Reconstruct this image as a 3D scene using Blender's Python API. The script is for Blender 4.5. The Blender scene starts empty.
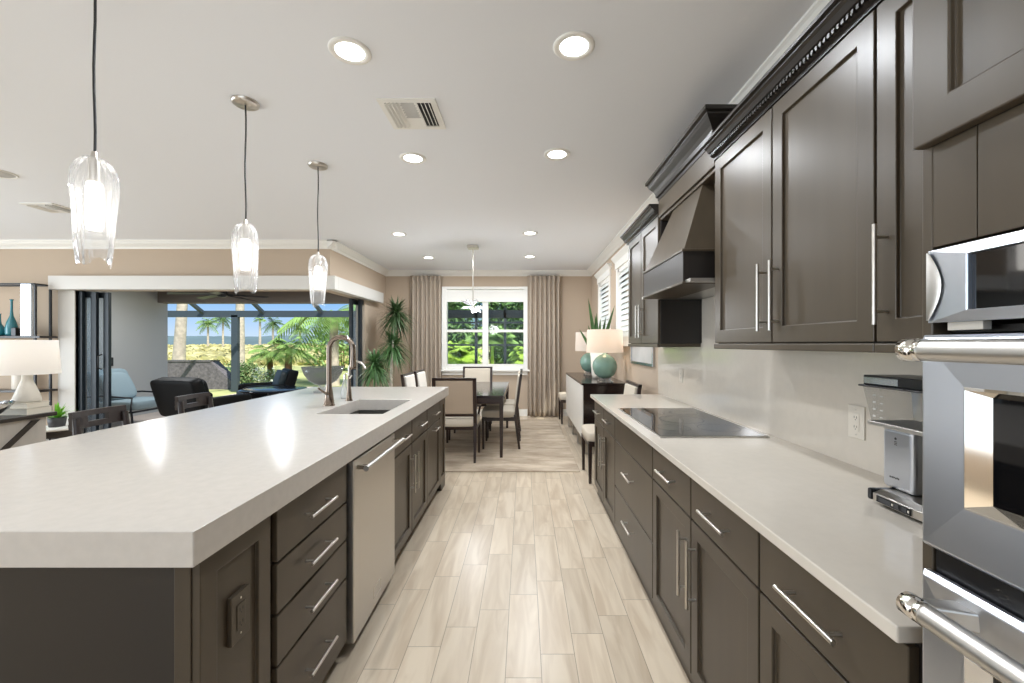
import bpy, bmesh, math, random
from mathutils import Vector, Matrix, noise
R = random.Random(7)
PI = math.pi
scn = bpy.context.scene
col = scn.collection

# ------------------------------------------------------------------ camera
cd = bpy.data.cameras.new('camera')
cam = bpy.data.objects.new('camera', cd); col.objects.link(cam)
cam.location = (0, 0, 1.388); cam.rotation_euler = (PI/2, 0, 0)
cd.sensor_width = 36; cd.sensor_fit = 'HORIZONTAL'
cd.lens = 425/1024*36
cd.shift_x = -12/1024; cd.shift_y = 2.5/1024
cd.clip_start = .02; cd.clip_end = 600
scn.camera = cam
def UX(u, Y): return (u-524)*Y/425      # pixel column at depth Y -> x
def VZ(v, Y): return 1.388-(v-344)*Y/425

# ------------------------------------------------------------------ view, world, lights
vs = scn.view_settings
vs.view_transform = 'Standard'; vs.look = 'None'; vs.gamma = 1; vs.use_curve_mapping = False
vs.exposure = 0.16
cy = scn.cycles
cy.max_bounces = 9; cy.diffuse_bounces = 5; cy.glossy_bounces = 4; cy.transmission_bounces = 6
cy.transparent_max_bounces = 12; cy.caustics_reflective = False; cy.caustics_refractive = False
cy.sample_clamp_indirect = 4; cy.use_denoising = True

def srgb(r, g, b):
    f = lambda c: c/12.92 if c <= .04045 else ((c+.055)/1.055)**2.4
    return (f(r/255), f(g/255), f(b/255), 1)

w = bpy.data.worlds.new('world'); scn.world = w; w.use_nodes = True
nt = w.node_tree; bg = nt.nodes['Background']
tc = nt.nodes.new('ShaderNodeTexCoord'); sx = nt.nodes.new('ShaderNodeSeparateXYZ')
rp = nt.nodes.new('ShaderNodeValToRGB')
nt.links.new(tc.outputs['Generated'], sx.inputs[0]); nt.links.new(sx.outputs['Z'], rp.inputs[0])
nt.links.new(rp.outputs[0], bg.inputs[0])
e = rp.color_ramp.elements
e[0].position = 0.0; e[0].color = srgb(206, 226, 244)
e[1].position = .5; e[1].color = srgb(150, 182, 216)
m_ = e.new(.10); m_.color = srgb(128, 184, 240)
bg.inputs[1].default_value = 1.0

def sun(rot, strength, color):
    l = bpy.data.lights.new('sun', 'SUN'); l.energy = strength; l.angle = R.random()*0+.01; l.color = color
    o = bpy.data.objects.new('sun', l); col.objects.link(o); o.rotation_euler = rot
sun((math.radians(38), 0, math.radians(40)), 6.0, (1, .95, .86))

def area(name, loc, rot, sx_, sy_, power, color=(1, 1, 1), shape='RECTANGLE'):
    l = bpy.data.lights.new(name, 'AREA'); l.shape = shape; l.size = sx_; l.size_y = sy_
    l.energy = power; l.color = color
    o = bpy.data.objects.new(name, l); col.objects.link(o); o.location = loc; o.rotation_euler = rot
    return o
# added fill lights set in unseen wall openings (behind the camera and at the far left)
area('fill_rear_opening', (-1.6, -2.98, 1.45), (PI/2, 0, 0), 4.4, 2.2, 34, (.88, .95, 1))
area('fill_left_opening', (-8.98, 1.6, 1.35), (PI/2, 0, -PI/2), 5.0, 2.3, 235, (.85, .935, 1))

# ------------------------------------------------------------------ materials
M = {}
def mat(name, c, rough=.5, metal=0, spec=.5, bump=0, bscale=60, var=0, vscale=6, stretch=(1, 1, 1), coat=0, emit=0, sheen=0, trans=0, sss=0):
    m = bpy.data.materials.new(name); m.use_nodes = True; M[name] = m
    n = m.node_tree; p = n.nodes['Principled BSDF']
    p.inputs['Base Color'].default_value = c
    p.inputs['Roughness'].default_value = rough; p.inputs['Metallic'].default_value = metal
    p.inputs['Specular IOR Level'].default_value = spec
    p.inputs['Coat Weight'].default_value = coat; p.inputs['Coat Roughness'].default_value = .05
    if sheen: p.inputs['Sheen Weight'].default_value = sheen
    if trans: p.inputs['Transmission Weight'].default_value = trans
    if emit:
        p.inputs['Emission Color'].default_value = c; p.inputs['Emission Strength'].default_value = emit
    t = n.nodes.new('ShaderNodeTexCoord'); mp = n.nodes.new('ShaderNodeMapping')
    n.links.new(t.outputs['Object'], mp.inputs[0]); mp.inputs['Scale'].default_value = stretch
    if var:
        nz = n.nodes.new('ShaderNodeTexNoise'); nz.inputs['Scale'].default_value = vscale; nz.inputs['Detail'].default_value = 5
        n.links.new(mp.outputs[0], nz.inputs['Vector'])
        mx = n.nodes.new('ShaderNodeMix'); mx.data_type = 'RGBA'
        mx.inputs['A'].default_value = tuple(min(1, x*(1-var)) for x in c[:3])+(1,)
        mx.inputs['B'].default_value = tuple(min(1, x*(1+var)) for x in c[:3])+(1,)
        rr = n.nodes.new('ShaderNodeMapRange'); rr.inputs[1].default_value = .3; rr.inputs[2].default_value = .7
        n.links.new(nz.outputs[0], rr.inputs[0]); n.links.new(rr.outputs[0], mx.inputs['Factor'])
        n.links.new(mx.outputs['Result'], p.inputs['Base Color'])
    if bump:
        nb = n.nodes.new('ShaderNodeTexNoise'); nb.inputs['Scale'].default_value = bscale; nb.inputs['Detail'].default_value = 3
        n.links.new(mp.outputs[0], nb.inputs['Vector'])
        b = n.nodes.new('ShaderNodeBump'); b.inputs['Strength'].default_value = bump; b.inputs['Distance'].default_value = .004
        n.links.new(nb.outputs[0], b.inputs['Height']); n.links.new(b.outputs[0], p.inputs['Normal'])
    return m

def thin_glass(name, tint, refl=1.0, white=0, bump=0, bscale=30, rough=.02):
    m = bpy.data.materials.new(name); m.use_nodes = True; M[name] = m
    n = m.node_tree; n.nodes.remove(n.nodes['Principled BSDF']); out = n.nodes['Material Output']
    tr = n.nodes.new('ShaderNodeBsdfTransparent'); tr.inputs[0].default_value = tint
    gl = n.nodes.new('ShaderNodeBsdfGlossy'); gl.inputs['Roughness'].default_value = rough
    fr = n.nodes.new('ShaderNodeFresnel'); fr.inputs[0].default_value = 1.45
    mu = n.nodes.new('ShaderNodeMath'); mu.operation = 'MULTIPLY'; mu.inputs[1].default_value = refl
    n.links.new(fr.outputs[0], mu.inputs[0])
    mx = n.nodes.new('ShaderNodeMixShader')
    n.links.new(mu.outputs[0], mx.inputs[0]); n.links.new(tr.outputs[0], mx.inputs[1]); n.links.new(gl.outputs[0], mx.inputs[2])
    last = mx
    if white:
        tl = n.nodes.new('ShaderNodeBsdfTranslucent'); tl.inputs[0].default_value = (.95, .95, .95, 1)
        df = n.nodes.new('ShaderNodeBsdfDiffuse'); df.inputs[0].default_value = (.9, .9, .9, 1)
        a = n.nodes.new('ShaderNodeMixShader'); a.inputs[0].default_value = .4
        n.links.new(tl.outputs[0], a.inputs[1]); n.links.new(df.outputs[0], a.inputs[2])
        m2 = n.nodes.new('ShaderNodeMixShader'); m2.inputs[0].default_value = white
        n.links.new(mx.outputs[0], m2.inputs[1]); n.links.new(a.outputs[0], m2.inputs[2]); last = m2
    if bump:
        t = n.nodes.new('ShaderNodeTexCoord'); mp = n.nodes.new('ShaderNodeMapping'); mp.inputs['Scale'].default_value = (1, 1, .25)
        nb = n.nodes.new('ShaderNodeTexNoise'); nb.inputs['Scale'].default_value = bscale
        b = n.nodes.new('ShaderNodeBump'); b.inputs['Strength'].default_value = bump; b.inputs['Distance'].default_value = .01
        n.links.new(t.outputs['Object'], mp.inputs[0]); n.links.new(mp.outputs[0], nb.inputs['Vector'])
        n.links.new(nb.outputs[0], b.inputs['Height'])
        n.links.new(b.outputs[0], gl.inputs['Normal']); n.links.new(b.outputs[0], fr.inputs['Normal'])
    n.links.new(last.outputs[0], out.inputs['Surface'])
    return m

def translucent(name, c, mix=.5):
    m = bpy.data.materials.new(name); m.use_nodes = True; M[name] = m
    n = m.node_tree; n.nodes.remove(n.nodes['Principled BSDF']); out = n.nodes['Material Output']
    d = n.nodes.new('ShaderNodeBsdfDiffuse'); d.inputs[0].default_value = c
    t = n.nodes.new('ShaderNodeBsdfTranslucent'); t.inputs[0].default_value = c
    mx = n.nodes.new('ShaderNodeMixShader'); mx.inputs[0].default_value = mix
    n.links.new(d.outputs[0], mx.inputs[1]); n.links.new(t.outputs[0], mx.inputs[2]); n.links.new(mx.outputs[0], out.inputs[0])
    return m

mat('ceiling_paint', srgb(237, 239, 243), .9, bump=.05, bscale=120)
mat('wall_beige', srgb(187, 169, 149), .85, bump=.05, bscale=150)
mat('trim_white', srgb(238, 236, 230), .45)
mat('header_paint', srgb(212, 209, 203), .5)
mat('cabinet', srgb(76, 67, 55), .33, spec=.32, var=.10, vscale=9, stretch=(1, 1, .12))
mat('cabinet_dark', srgb(38, 34, 31), .34, spec=.5)  # darker cabinet copy; shade of unlit sides and gaps put into the colour
mat('toe_dark', srgb(40, 36, 33), .6)
mat('quartz', srgb(206, 200, 192), .2, spec=.5, var=.03, vscale=40)
mat('quartz_right', srgb(207, 199, 187), .09, spec=.5, var=.02, vscale=30)
mat('nickel', srgb(205, 200, 192), .28, 1)
mat('chrome', srgb(225, 222, 216), .07, 1)
mat('steel', srgb(205, 210, 219), .30, 1, bump=.02, bscale=300, stretch=(1, .02, 1))
mat('steel_warm', srgb(198, 195, 190), .36, 1, bump=.02, bscale=300, stretch=(1, 1, .02))
mat('faucet_nickel', srgb(140, 126, 114), .22, 1)
mat('black_glass', srgb(14, 14, 16), .04, spec=.6)
mat('black_plastic', srgb(18, 18, 20), .3)
mat('black_metal', srgb(30, 32, 36), .4)
mat('cage_bronze', srgb(62, 72, 80), .5)
mat('door_frame_dark', srgb(28, 38, 46), .4)
mat('basin', srgb(76, 74, 69), .35)
mat('wood_espresso', srgb(48, 34, 28), .3, var=.2, vscale=14, stretch=(1, 1, .2))
mat('table_top', srgb(44, 38, 38), .12)
mat('upholstery', srgb(200, 189, 172), .9, bump=.15, bscale=400)
mat('upholstery_white', srgb(232, 226, 216), .9, bump=.15, bscale=400)
mat('upholstery_tan', srgb(170, 152, 132), .9, bump=.15, bscale=400)
mat('curtain', srgb(178, 164, 148), .9, bump=.1, bscale=300)
mat('plastic_white', srgb(214, 207, 195), .4)
mat('sideboard_white', srgb(222, 218, 210), .35)
mat('sideboard_black', srgb(36, 27, 24), .16)
mat('celadon', srgb(124, 156, 142), .12, var=.15, vscale=5)
mat('crystal', srgb(240, 244, 244), .05, trans=.85)
mat('ceramic_white', srgb(222, 216, 204), .6, bump=.8, bscale=45, stretch=(1, 1, 4))
mat('plant_green', srgb(74, 110, 62), .5, var=.3, vscale=8)
mat('plant_dark', srgb(62, 86, 50), .5, var=.3, vscale=8)
mat('succulent', srgb(138, 200, 76), .5, var=.2, vscale=10)
mat('pot_dark', srgb(60, 60, 62), .5)
mat('soil', srgb(60, 45, 34), .9)
mat('bark', srgb(188, 178, 164), .9, bump=.6, bscale=30, var=.25)
mat('bark_brown', srgb(120, 88, 62), .9, bump=.6, bscale=30, var=.25)
mat('teal_glass', srgb(40, 120, 132), .08, coat=.5)
mat('silver', srgb(200, 204, 210), .18, 1)
mat('dark_wood', srgb(48, 42, 38), .3, var=.15, vscale=10)
mat('whitewash', srgb(176, 170, 162), .6, var=.12, vscale=8, stretch=(1, 1, .2))
mat('book_cover', srgb(206, 200, 186), .7, var=.1)
mat('pages', srgb(226, 220, 206), .8)
mat('stool_wood', srgb(46, 38, 36), .32, var=.15)
mat('lanai_wall', srgb(176, 176, 174), .85)
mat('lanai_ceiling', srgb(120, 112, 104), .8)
mat('lanai_paver', srgb(206, 190, 176), .85, var=.08, vscale=3)
mat('cushion_blue', srgb(140, 158, 165), .9, bump=.1, bscale=300)
mat('black_fabric', srgb(8, 8, 9), .55, spec=.2)
mat('teal_dark', srgb(36, 48, 52), .5)
mat('navy_glass', srgb(18, 22, 32), .15, spec=.25)
mat('stone', srgb(104, 100, 104), .9, bump=.9, bscale=14, var=.35, vscale=14)  # shade on the garden wall is put into this darker grey
mat('leaf_bush', srgb(96, 128, 74), .6, var=.3, vscale=3)
mat('leaf_palm', srgb(130, 164, 88), .55, var=.3, vscale=3)
mat('leaf_bright', srgb(172, 206, 84), .5, var=.3, vscale=3)
mat('leaf_deep', srgb(96, 132, 70), .6, var=.4, vscale=2)
mat('flower_white', srgb(236, 240, 232), .7)
mat('lawn', srgb(176, 180, 120), .95, var=.3, vscale=.8)
mat('dry_grass', srgb(208, 202, 150), .9, var=.2, vscale=.25)
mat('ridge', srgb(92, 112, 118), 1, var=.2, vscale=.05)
mat('bulb', (1, .96, .9, 1), .5, emit=7)
mat('lens', (1, .97, .92, 1), .5, emit=10)
mat('bowl_grey', srgb(140, 146, 138), .25)
mat('carafe_dark', srgb(40, 30, 26), .08)
mat('art_grey', srgb(190, 188, 184), .6, var=.12, vscale=3)
translucent('shade_white', (.76, .69, .62, 1), .45)
translucent('shade_ivory', (.88, .85, .81, 1), .45)
translucent('shutter', (.92, .92, .9, 1), .5)
thin_glass('pane', (.97, .99, .98, 1), .35)
thin_glass('pane_tint', (.84, .89, .93, 1), .16, white=.06)
thin_glass('pendant_glass', (.97, .97, .97, 1), 1.6, white=.17, bump=1.0, bscale=26)
thin_glass('leaf_glass', (.97, .97, .97, 1), 2.2, white=.2, rough=.08)
thin_glass('clear_plastic', (.93, .93, .92, 1), .8, white=.12)
thin_glass('bowl_glass', (.50, .55, .50, 1), 1.0, white=.10)
thin_glass('bottle_glass', (.92, .94, .94, 1), 1.2, white=.25)

def floor_material():
    m = bpy.data.materials.new('floor_planks'); m.use_nodes = True; M['floor_planks'] = m
    n = m.node_tree; p = n.nodes['Principled BSDF']; L = n.links.new
    def math_(op, a, b=None, c=None):
        k = n.nodes.new('ShaderNodeMath'); k.operation = op
        for i, x in enumerate((a, b, c)):
            if x is None: continue
            if isinstance(x, (int, float)): k.inputs[i].default_value = x
            else: L(x, k.inputs[i])
        return k.outputs[0]
    g = n.nodes.new('ShaderNodeNewGeometry'); s = n.nodes.new('ShaderNodeSeparateXYZ'); L(g.outputs['Position'], s.inputs[0])
    W, LEN = .152, .587
    xs = math_('DIVIDE', math_('ADD', s.outputs[0], .078), W)
    row = math_('FLOOR', xs)
    ys = math_('DIVIDE', math_('SUBTRACT', s.outputs[1], math_('ADD', math_('MULTIPLY', row, .135), 1.767)), LEN)
    cell = math_('FLOOR', ys)
    fx = math_('FRACT', xs); fy = math_('FRACT', ys)
    dx = math_('MULTIPLY', math_('MINIMUM', fx, math_('SUBTRACT', 1, fx)), W)
    dy = math_('MULTIPLY', math_('MINIMUM', fy, math_('SUBTRACT', 1, fy)), LEN)
    d = math_('MINIMUM', dx, dy)
    gr = math_('LESS_THAN', d, .0016)
    cb = n.nodes.new('ShaderNodeCombineXYZ'); L(row, cb.inputs[0]); L(cell, cb.inputs[1])
    wn = n.nodes.new('ShaderNodeTexWhiteNoise'); wn.noise_dimensions = '2D'; L(cb.outputs[0], wn.inputs['Vector'])
    # grain
    off = n.nodes.new('ShaderNodeVectorMath'); off.operation = 'SCALE'; L(wn.outputs['Color'], off.inputs[0]); off.inputs['Scale'].default_value = 30
    cv = n.nodes.new('ShaderNodeCombineXYZ'); L(math_('MULTIPLY', s.outputs[0], 9), cv.inputs[0]); L(math_('MULTIPLY', s.outputs[1], 1.1), cv.inputs[1])
    av = n.nodes.new('ShaderNodeVectorMath'); L(cv.outputs[0], av.inputs[0]); L(off.outputs[0], av.inputs[1])
    nz = n.nodes.new('ShaderNodeTexNoise'); nz.inputs['Scale'].default_value = 1.4; nz.inputs['Detail'].default_value = 4; nz.inputs['Distortion'].default_value = 1.2
    L(av.outputs[0], nz.inputs['Vector'])
    ra = n.nodes.new('ShaderNodeValToRGB'); ee = ra.color_ramp.elements
    ee[0].position = .33; ee[0].color = srgb(191, 173, 150); ee[1].position = .62; ee[1].color = srgb(211, 196, 174)
    L(nz.outputs[0], ra.inputs[0])
    hv = n.nodes.new('ShaderNodeHueSaturation'); L(ra.outputs[0], hv.inputs['Color'])
    L(math_('ADD', math_('MULTIPLY', wn.outputs['Value'], .14), .93), hv.inputs['Value'])
    mx = n.nodes.new('ShaderNodeMix'); mx.data_type = 'RGBA'; L(gr, mx.inputs['Factor']); L(hv.outputs[0], mx.inputs['A'])
    mx.inputs['B'].default_value = srgb(150, 138, 120)
    L(mx.outputs['Result'], p.inputs['Base Color'])
    p.inputs['Roughness'].default_value = .3
    bp = n.nodes.new('ShaderNodeBump'); bp.inputs['Strength'].default_value = .3; bp.inputs['Distance'].default_value = .002
    L(math_('MULTIPLY', gr, -1), bp.inputs['Height']); L(bp.outputs[0], p.inputs['Normal'])
floor_material()

def rug_material():
    m = bpy.data.materials.new('rug'); m.use_nodes = True; M['rug'] = m
    n = m.node_tree; p = n.nodes['Principled BSDF']; L = n.links.new
    t = n.nodes.new('ShaderNodeTexCoord'); mp = n.nodes.new('ShaderNodeMapping'); mp.inputs['Scale'].default_value = (1.0, 3.2, 1)
    L(t.outputs['Object'], mp.inputs[0])
    nz = n.nodes.new('ShaderNodeTexNoise'); nz.inputs['Scale'].default_value = 1.6; nz.inputs['Detail'].default_value = 7; nz.inputs['Roughness'].default_value = .7
    L(mp.outputs[0], nz.inputs[0])
    ra = n.nodes.new('ShaderNodeValToRGB'); ee = ra.color_ramp.elements
    ee[0].position = .36; ee[0].color = srgb(158, 141, 122); ee[1].position = .64; ee[1].color = srgb(204, 189, 168)
    L(nz.outputs[0], ra.inputs[0]); L(ra.outputs[0], p.inputs['Base Color']); p.inputs['Roughness'].default_value = .95
rug_material()

# ------------------------------------------------------------------ mesh builder
class MB:
    def __init__(s): s.v = []; s.f = []; s.sm = []
    def add(s, verts, faces, smooth=False):
        b = len(s.v); s.v += [tuple(p) for p in verts]
        s.f += [tuple(i+b for i in f) for f in faces]; s.sm += [smooth]*len(faces); return s
    def box(s, x0, x1, y0, y1, z0, z1):
        x0, x1 = min(x0, x1), max(x0, x1); y0, y1 = min(y0, y1), max(y0, y1); z0, z1 = min(z0, z1), max(z0, z1)
        v = [(x0,y0,z0),(x1,y0,z0),(x1,y1,z0),(x0,y1,z0),(x0,y0,z1),(x1,y0,z1),(x1,y1,z1),(x0,y1,z1)]
        return s.add(v, [(3,2,1,0),(4,5,6,7),(0,1,5,4),(1,2,6,5),(2,3,7,6),(3,0,4,7)])
    def hexa(s, bottom, top):
        return s.add(list(bottom)+list(top), [(3,2,1,0),(4,5,6,7),(0,1,5,4),(1,2,6,5),(2,3,7,6),(3,0,4,7)])
    def tube(s, path, rad, n=14, caps=True, smooth=True):
        path = [Vector(p) for p in path]; k = len(path)
        rr = rad if isinstance(rad, (list, tuple)) else [rad]*k
        t0 = (path[1]-path[0]).normalized()
        ref = Vector((0,0,1)) if abs(t0.z) < .9 else Vector((1,0,0))
        nn = (ref - t0*ref.dot(t0)).normalized()
        V = []
        for i in range(k):
            t = (path[min(i+1,k-1)]-path[max(i-1,0)]).normalized()
            nn = (nn - t*nn.dot(t)).normalized(); bb = t.cross(nn)
            for j in range(n):
                a = 2*PI*j/n; V.append(path[i]+(nn*math.cos(a)+bb*math.sin(a))*rr[i])
        F = [(i*n+j, i*n+(j+1)%n, (i+1)*n+(j+1)%n, (i+1)*n+j) for i in range(k-1) for j in range(n)]
        s.add(V, F, smooth)
        if caps: s.add([V[j] for j in range(n)], [tuple(reversed(range(n)))]); s.add([V[(k-1)*n+j] for j in range(n)], [tuple(range(n))])
        return s
    def cyl(s, p0, p1, r0, r1=None, n=20, caps=True): return s.tube([p0, p1], [r0, r0 if r1 is None else r1], n, caps)
    def lathe(s, prof, c=(0,0,0), n=28, smooth=True, fn=None):
        V = []
        for r, z in prof:
            for j in range(n):
                a = 2*PI*j/n; q = fn(a, r, z) if fn else (r, z)
                V.append((c[0]+q[0]*math.cos(a), c[1]+q[0]*math.sin(a), c[2]+q[1]))
        k = len(prof)
        return s.add(V, [(i*n+j, i*n+(j+1)%n, (i+1)*n+(j+1)%n, (i+1)*n+j) for i in range(k-1) for j in range(n)], smooth)
    def prism(s, poly, axis, a0, a1):
        # poly: list of (p,q); axis 'y': (x,z); axis 'x': (y,z); axis 'z': (x,y)
        mk = {'y': lambda p, a: (p[0], a, p[1]), 'x': lambda p, a: (a, p[0], p[1]), 'z': lambda p, a: (p[0], p[1], a)}[axis]
        n = len(poly); V = [mk(p, a0) for p in poly]+[mk(p, a1) for p in poly]
        return s.add(V, [tuple(range(n)), tuple(reversed(range(n, 2*n)))]+[(i, i+n, (i+1)%n+n, (i+1)%n) for i in range(n)])
    def cushion(s, c, sx, sy, sz, e=.35, nu=28, nv=14, rot=None):
        # superellipsoid of half sizes
        def p(a, k): return math.copysign(abs(a)**k, a)
        V = []
        for i in range(nv+1):
            ph = -PI/2+PI*i/nv
            for j in range(nu):
                th = 2*PI*j/nu
                q = Vector((sx*p(math.cos(ph), e)*p(math.cos(th), e), sy*p(math.cos(ph), e)*p(math.sin(th), e), sz*p(math.sin(ph), e)))
                if rot: q = rot @ q
                V.append((c[0]+q.x, c[1]+q.y, c[2]+q.z))
        return s.add(V, [(i*nu+j, i*nu+(j+1)%nu, (i+1)*nu+(j+1)%nu, (i+1)*nu+j) for i in range(nv) for j in range(nu)], True)
    def sphere(s, c, rx, ry=None, rz=None, nu=24, nv=14): return s.cushion(c, rx, ry or rx, rz or rx, 1, nu, nv)
    def panel(s, f, a0, a1, b0, b1, t=.02, rail=0, rec=.011):
        """slab (rail=0) or framed door; f(a,b,d) maps to xyz, d=0 back, d=t front"""
        loops = [[(a0,b0,0),(a1,b0,0),(a1,b1,0),(a0,b1,0)], [(a0,b0,t),(a1,b0,t),(a1,b1,t),(a0,b1,t)]]
        if rail:
            A0, A1, B0, B1 = a0+rail, a1-rail, b0+rail, b1-rail
            loops += [[(A0,B0,t),(A1,B0,t),(A1,B1,t),(A0,B1,t)], [(A0,B0,t-rec),(A1,B0,t-rec),(A1,B1,t-rec),(A0,B1,t-rec)]]
        V = [f(*p) for l in loops for p in l]; F = [(0,1,2,3)]
        for i in range(len(loops)-1):
            F += [(i*4+j, i*4+(j+1)%4, i*4+4+(j+1)%4, i*4+4+j) for j in range(4)]
        k = (len(loops)-1)*4; F.append((k+3,k+2,k+1,k))
        return s.add(V, F)
    def pull(s, p0, p1, nrm, off=.034, r=.006):
        p0, p1, nrm = Vector(p0), Vector(p1), Vector(nrm)
        a, b = p0+nrm*off, p1+nrm*off
        s.cyl(a, b, r, n=12)
        for k in (.13, .87):
            q = p0.lerp(p1, k); s.cyl(q, q+nrm*off, r*.75, n=8)
        return s
    def leaf(s, p, d, up, L_, w_, droop=0, n=4, tip=0):
        p, d, up = Vector(p), Vector(d).normalized(), Vector(up)
        side = d.cross(up)
        if side.length < 1e-4: side = d.cross(Vector((1,0,.1)))
        side.normalize(); V = []; F = []
        for i in range(n+1):
            t = i/n; q = p+d*L_*t+Vector((0,0,-droop*t*t*L_))
            ww = w_*(1-t)**.7*(.55+.45*math.sin(min(1, t*2.2)*PI/2))+tip
            V += [q-side*ww*.5, q+side*ww*.5]
            if i: F.append((2*i-2, 2*i-1, 2*i+1, 2*i))
        return s.add(V, F, True)
    def xf(s, M4): s.v = [tuple(M4 @ Vector(p)) for p in s.v]; return s

ORG = {}   # world origin of each built parent (unrotated while building)
def obj(name, mb, m, parent=None, bevel=0, seg=2, subsurf=0, solid=0, kind=None, recalc=True):
    me = bpy.data.meshes.new(name)
    o_ = Vector(ORG.get(parent.name, (0,0,0))) if parent else Vector((0,0,0))
    me.from_pydata([tuple(Vector(p)-o_) for p in mb.v], [], mb.f)
    me.polygons.foreach_set('use_smooth', mb.sm)
    me.validate()
    if recalc:
        b = bmesh.new(); b.from_mesh(me); bmesh.ops.recalc_face_normals(b, faces=b.faces); b.to_mesh(me); b.free()
    me.materials.append(M[m] if isinstance(m, str) else m)
    o = bpy.data.objects.new(name, me); col.objects.link(o)
    if parent: o.parent = parent; ORG[o.name] = o_
    if solid:
        md = o.modifiers.new('solid', 'SOLIDIFY'); md.thickness = solid; md.offset = 0
    if bevel:
        md = o.modifiers.new('bevel', 'BEVEL'); md.width = bevel; md.segments = seg; md.limit_method = 'ANGLE'; md.angle_limit = math.radians(40)
    if subsurf:
        md = o.modifiers.new('sub', 'SUBSURF'); md.levels = subsurf; md.render_levels = subsurf
    if kind: o['kind'] = kind
    return o
def tag(o, label, cat, group=None, kind=None):
    if label: o['label'] = label
    if cat: o['category'] = cat
    if group: o['group'] = group
    if kind: o['kind'] = kind
    return o
def thing(name, label, cat, loc=(0,0,0), group=None):
    o = bpy.data.objects.new(name, None); col.objects.link(o); o.location = loc; o.empty_display_size = .1
    ORG[o.name] = tuple(loc)
    return tag(o, label, cat, group)
def dup(root, loc, rz=None, label=None, group=None):
    r = root.copy(); col.objects.link(r); r.location = loc
    if rz is not None: r.rotation_euler = (0, 0, rz)
    if label: r['label'] = label
    if group: r['group'] = group
    for ch in list(root.children):
        c = ch.copy(); col.objects.link(c); c.parent = r
        for g in list(ch.children):
            d = g.copy(); col.objects.link(d); d.parent = c
    return r
def struct(name, mb, m, parent=None, label=None, cat=None, **k):
    o = obj(name, mb, m, parent, **k)
    if not parent:
        o['kind'] = 'structure'
        if label: tag(o, label, cat)
    return o

# ------------------------------------------------------------------ room shell
CE = 2.8
XR = 1.30
b = MB().box(-9.2, 1.45, -3.2, 6.0, -.1, 0); b.box(-2.82, 1.45, 6.0, 8.35, -.1, 0)
struct('floor', b, 'floor_planks', label='pale wood-look plank tile floor', cat='floor')
b = MB().box(-9.2, 1.45, -3.2, 6.0, CE, CE+.15); b.box(-2.82, 1.45, 6.0, 8.35, CE, CE+.15)
struct('ceiling', b, 'ceiling_paint', label='smooth white painted ceiling', cat='ceiling')
def wall_with_holes(fn, a0, a1, z0, z1, holes):
    """fn(a0,a1,z0,z1) adds a box; holes (h0,h1,hz0,hz1) along a, sorted"""
    c = a0
    for h0, h1, q0, q1 in sorted(holes):
        fn(c, h0, z0, z1)
        if q0 > z0: fn(h0, h1, z0, q0)
        if q1 < z1: fn(h0, h1, q1, z1)
        c = h1
    fn(c, a1, z0, z1)
RW = [(5.0, 5.83, 1.42, 2.42), (6.45, 7.27, 1.42, 2.42)]
b = MB(); wall_with_holes(lambda p, q, r, s_: b.box(XR, XR+.15, p, q, r, s_), -3.2, 8.35, 0, CE, RW)
struct('wall_right', b, 'wall_beige', label='beige painted wall behind the cabinets and sideboard', cat='wall')
WB = (-1.52, .03, .90, 2.46)
b = MB(); wall_with_holes(lambda p, q, r, s_: b.box(p, q, 8.2, 8.35, r, s_), -2.82, XR, 0, CE, [WB])
struct('wall_back', b, 'wall_beige', label='beige wall around the dining window', cat='wall')
b = MB().box(-2.82, -2.67, 7.12, 8.2, 0, CE).box(-2.82, -2.67, 5.85, 7.12, 2.13, CE)
struct('wall_left', b, 'wall_beige', label='beige wall return beside the tall plant', cat='wall')
b = MB().box(-9.2, -6.17, 5.85, 6.0, 0, CE).box(-6.17, -2.82, 5.85, 6.0, 2.13, CE)
struct('wall_front', b, 'wall_beige', label='beige wall over the wide sliding door opening', cat='wall')
b = MB(); wall_with_holes(lambda p, q, r, s_: b.box(-9.2, -9.0, p, q, r, s_), -3.2, 5.85, 0, CE, [(-.9, 4.1, .2, 2.5)])
struct('wall_side', b, 'wall_beige', label='beige far wall of the living area', cat='wall')
b = MB(); wall_with_holes(lambda p, q, r, s_: b.box(p, q, -3.2, -3.0, r, s_), -9.0, XR, 0, CE, [(-3.8, .6, .35, 2.55)])
struct('wall_rear', b, 'wall_beige', label='beige wall behind the kitchen', cat='wall')
# crown mouldings (profile: offset from wall, drop from ceiling)
CP = [(0, 0), (.10, 0), (.10, -.014), (.088, -.024), (.078, -.04), (.05, -.066), (.03, -.078), (.02, -.092), (.014, -.105), (0, -.105)]
def crown(name, axis, wallpos, sgn, a0, a1):
    b = MB().prism([(wallpos+sgn*p, CE+q) for p, q in CP], axis, a0, a1)
    struct(name, b, 'trim_white')
crown('trim_1', 'y', XR, -1, -3, 8.2)
crown('trim_2', 'x', 8.2, -1, -2.67, XR)
crown('trim_3', 'y', -2.67, 1, 5.75, 8.2)
crown('trim_4', 'x', 5.85, -1, -9.0, -2.57)
for i, (n_, args) in enumerate([('baseboard_back', (-2.67, XR, 8.185, 8.2)), ('baseboard_right', (XR-.015, XR, 4.1, 8.185)), ('baseboard_left', (-2.67, -2.655, 7.12, 8.185)), ('baseboard_front', (-9.0, -6.4, 5.835, 5.85))]):
    struct(n_, MB().box(*args, 0, .13), 'trim_white', bevel=.004)
# white header box over the corner sliding opening and its casing at the left
b = MB().box(-6.42, -2.55, 5.73, 5.85, 2.126, 2.31); b.box(-2.67, -2.55, 5.85, 7.72, 2.126, 2.31)
struct('trim_5', b, 'header_paint', bevel=.004)
struct('trim_6', MB().box(-6.4, -6.17, 5.835, 5.99, 0, 2.126), 'header_paint', bevel=.004)

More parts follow.
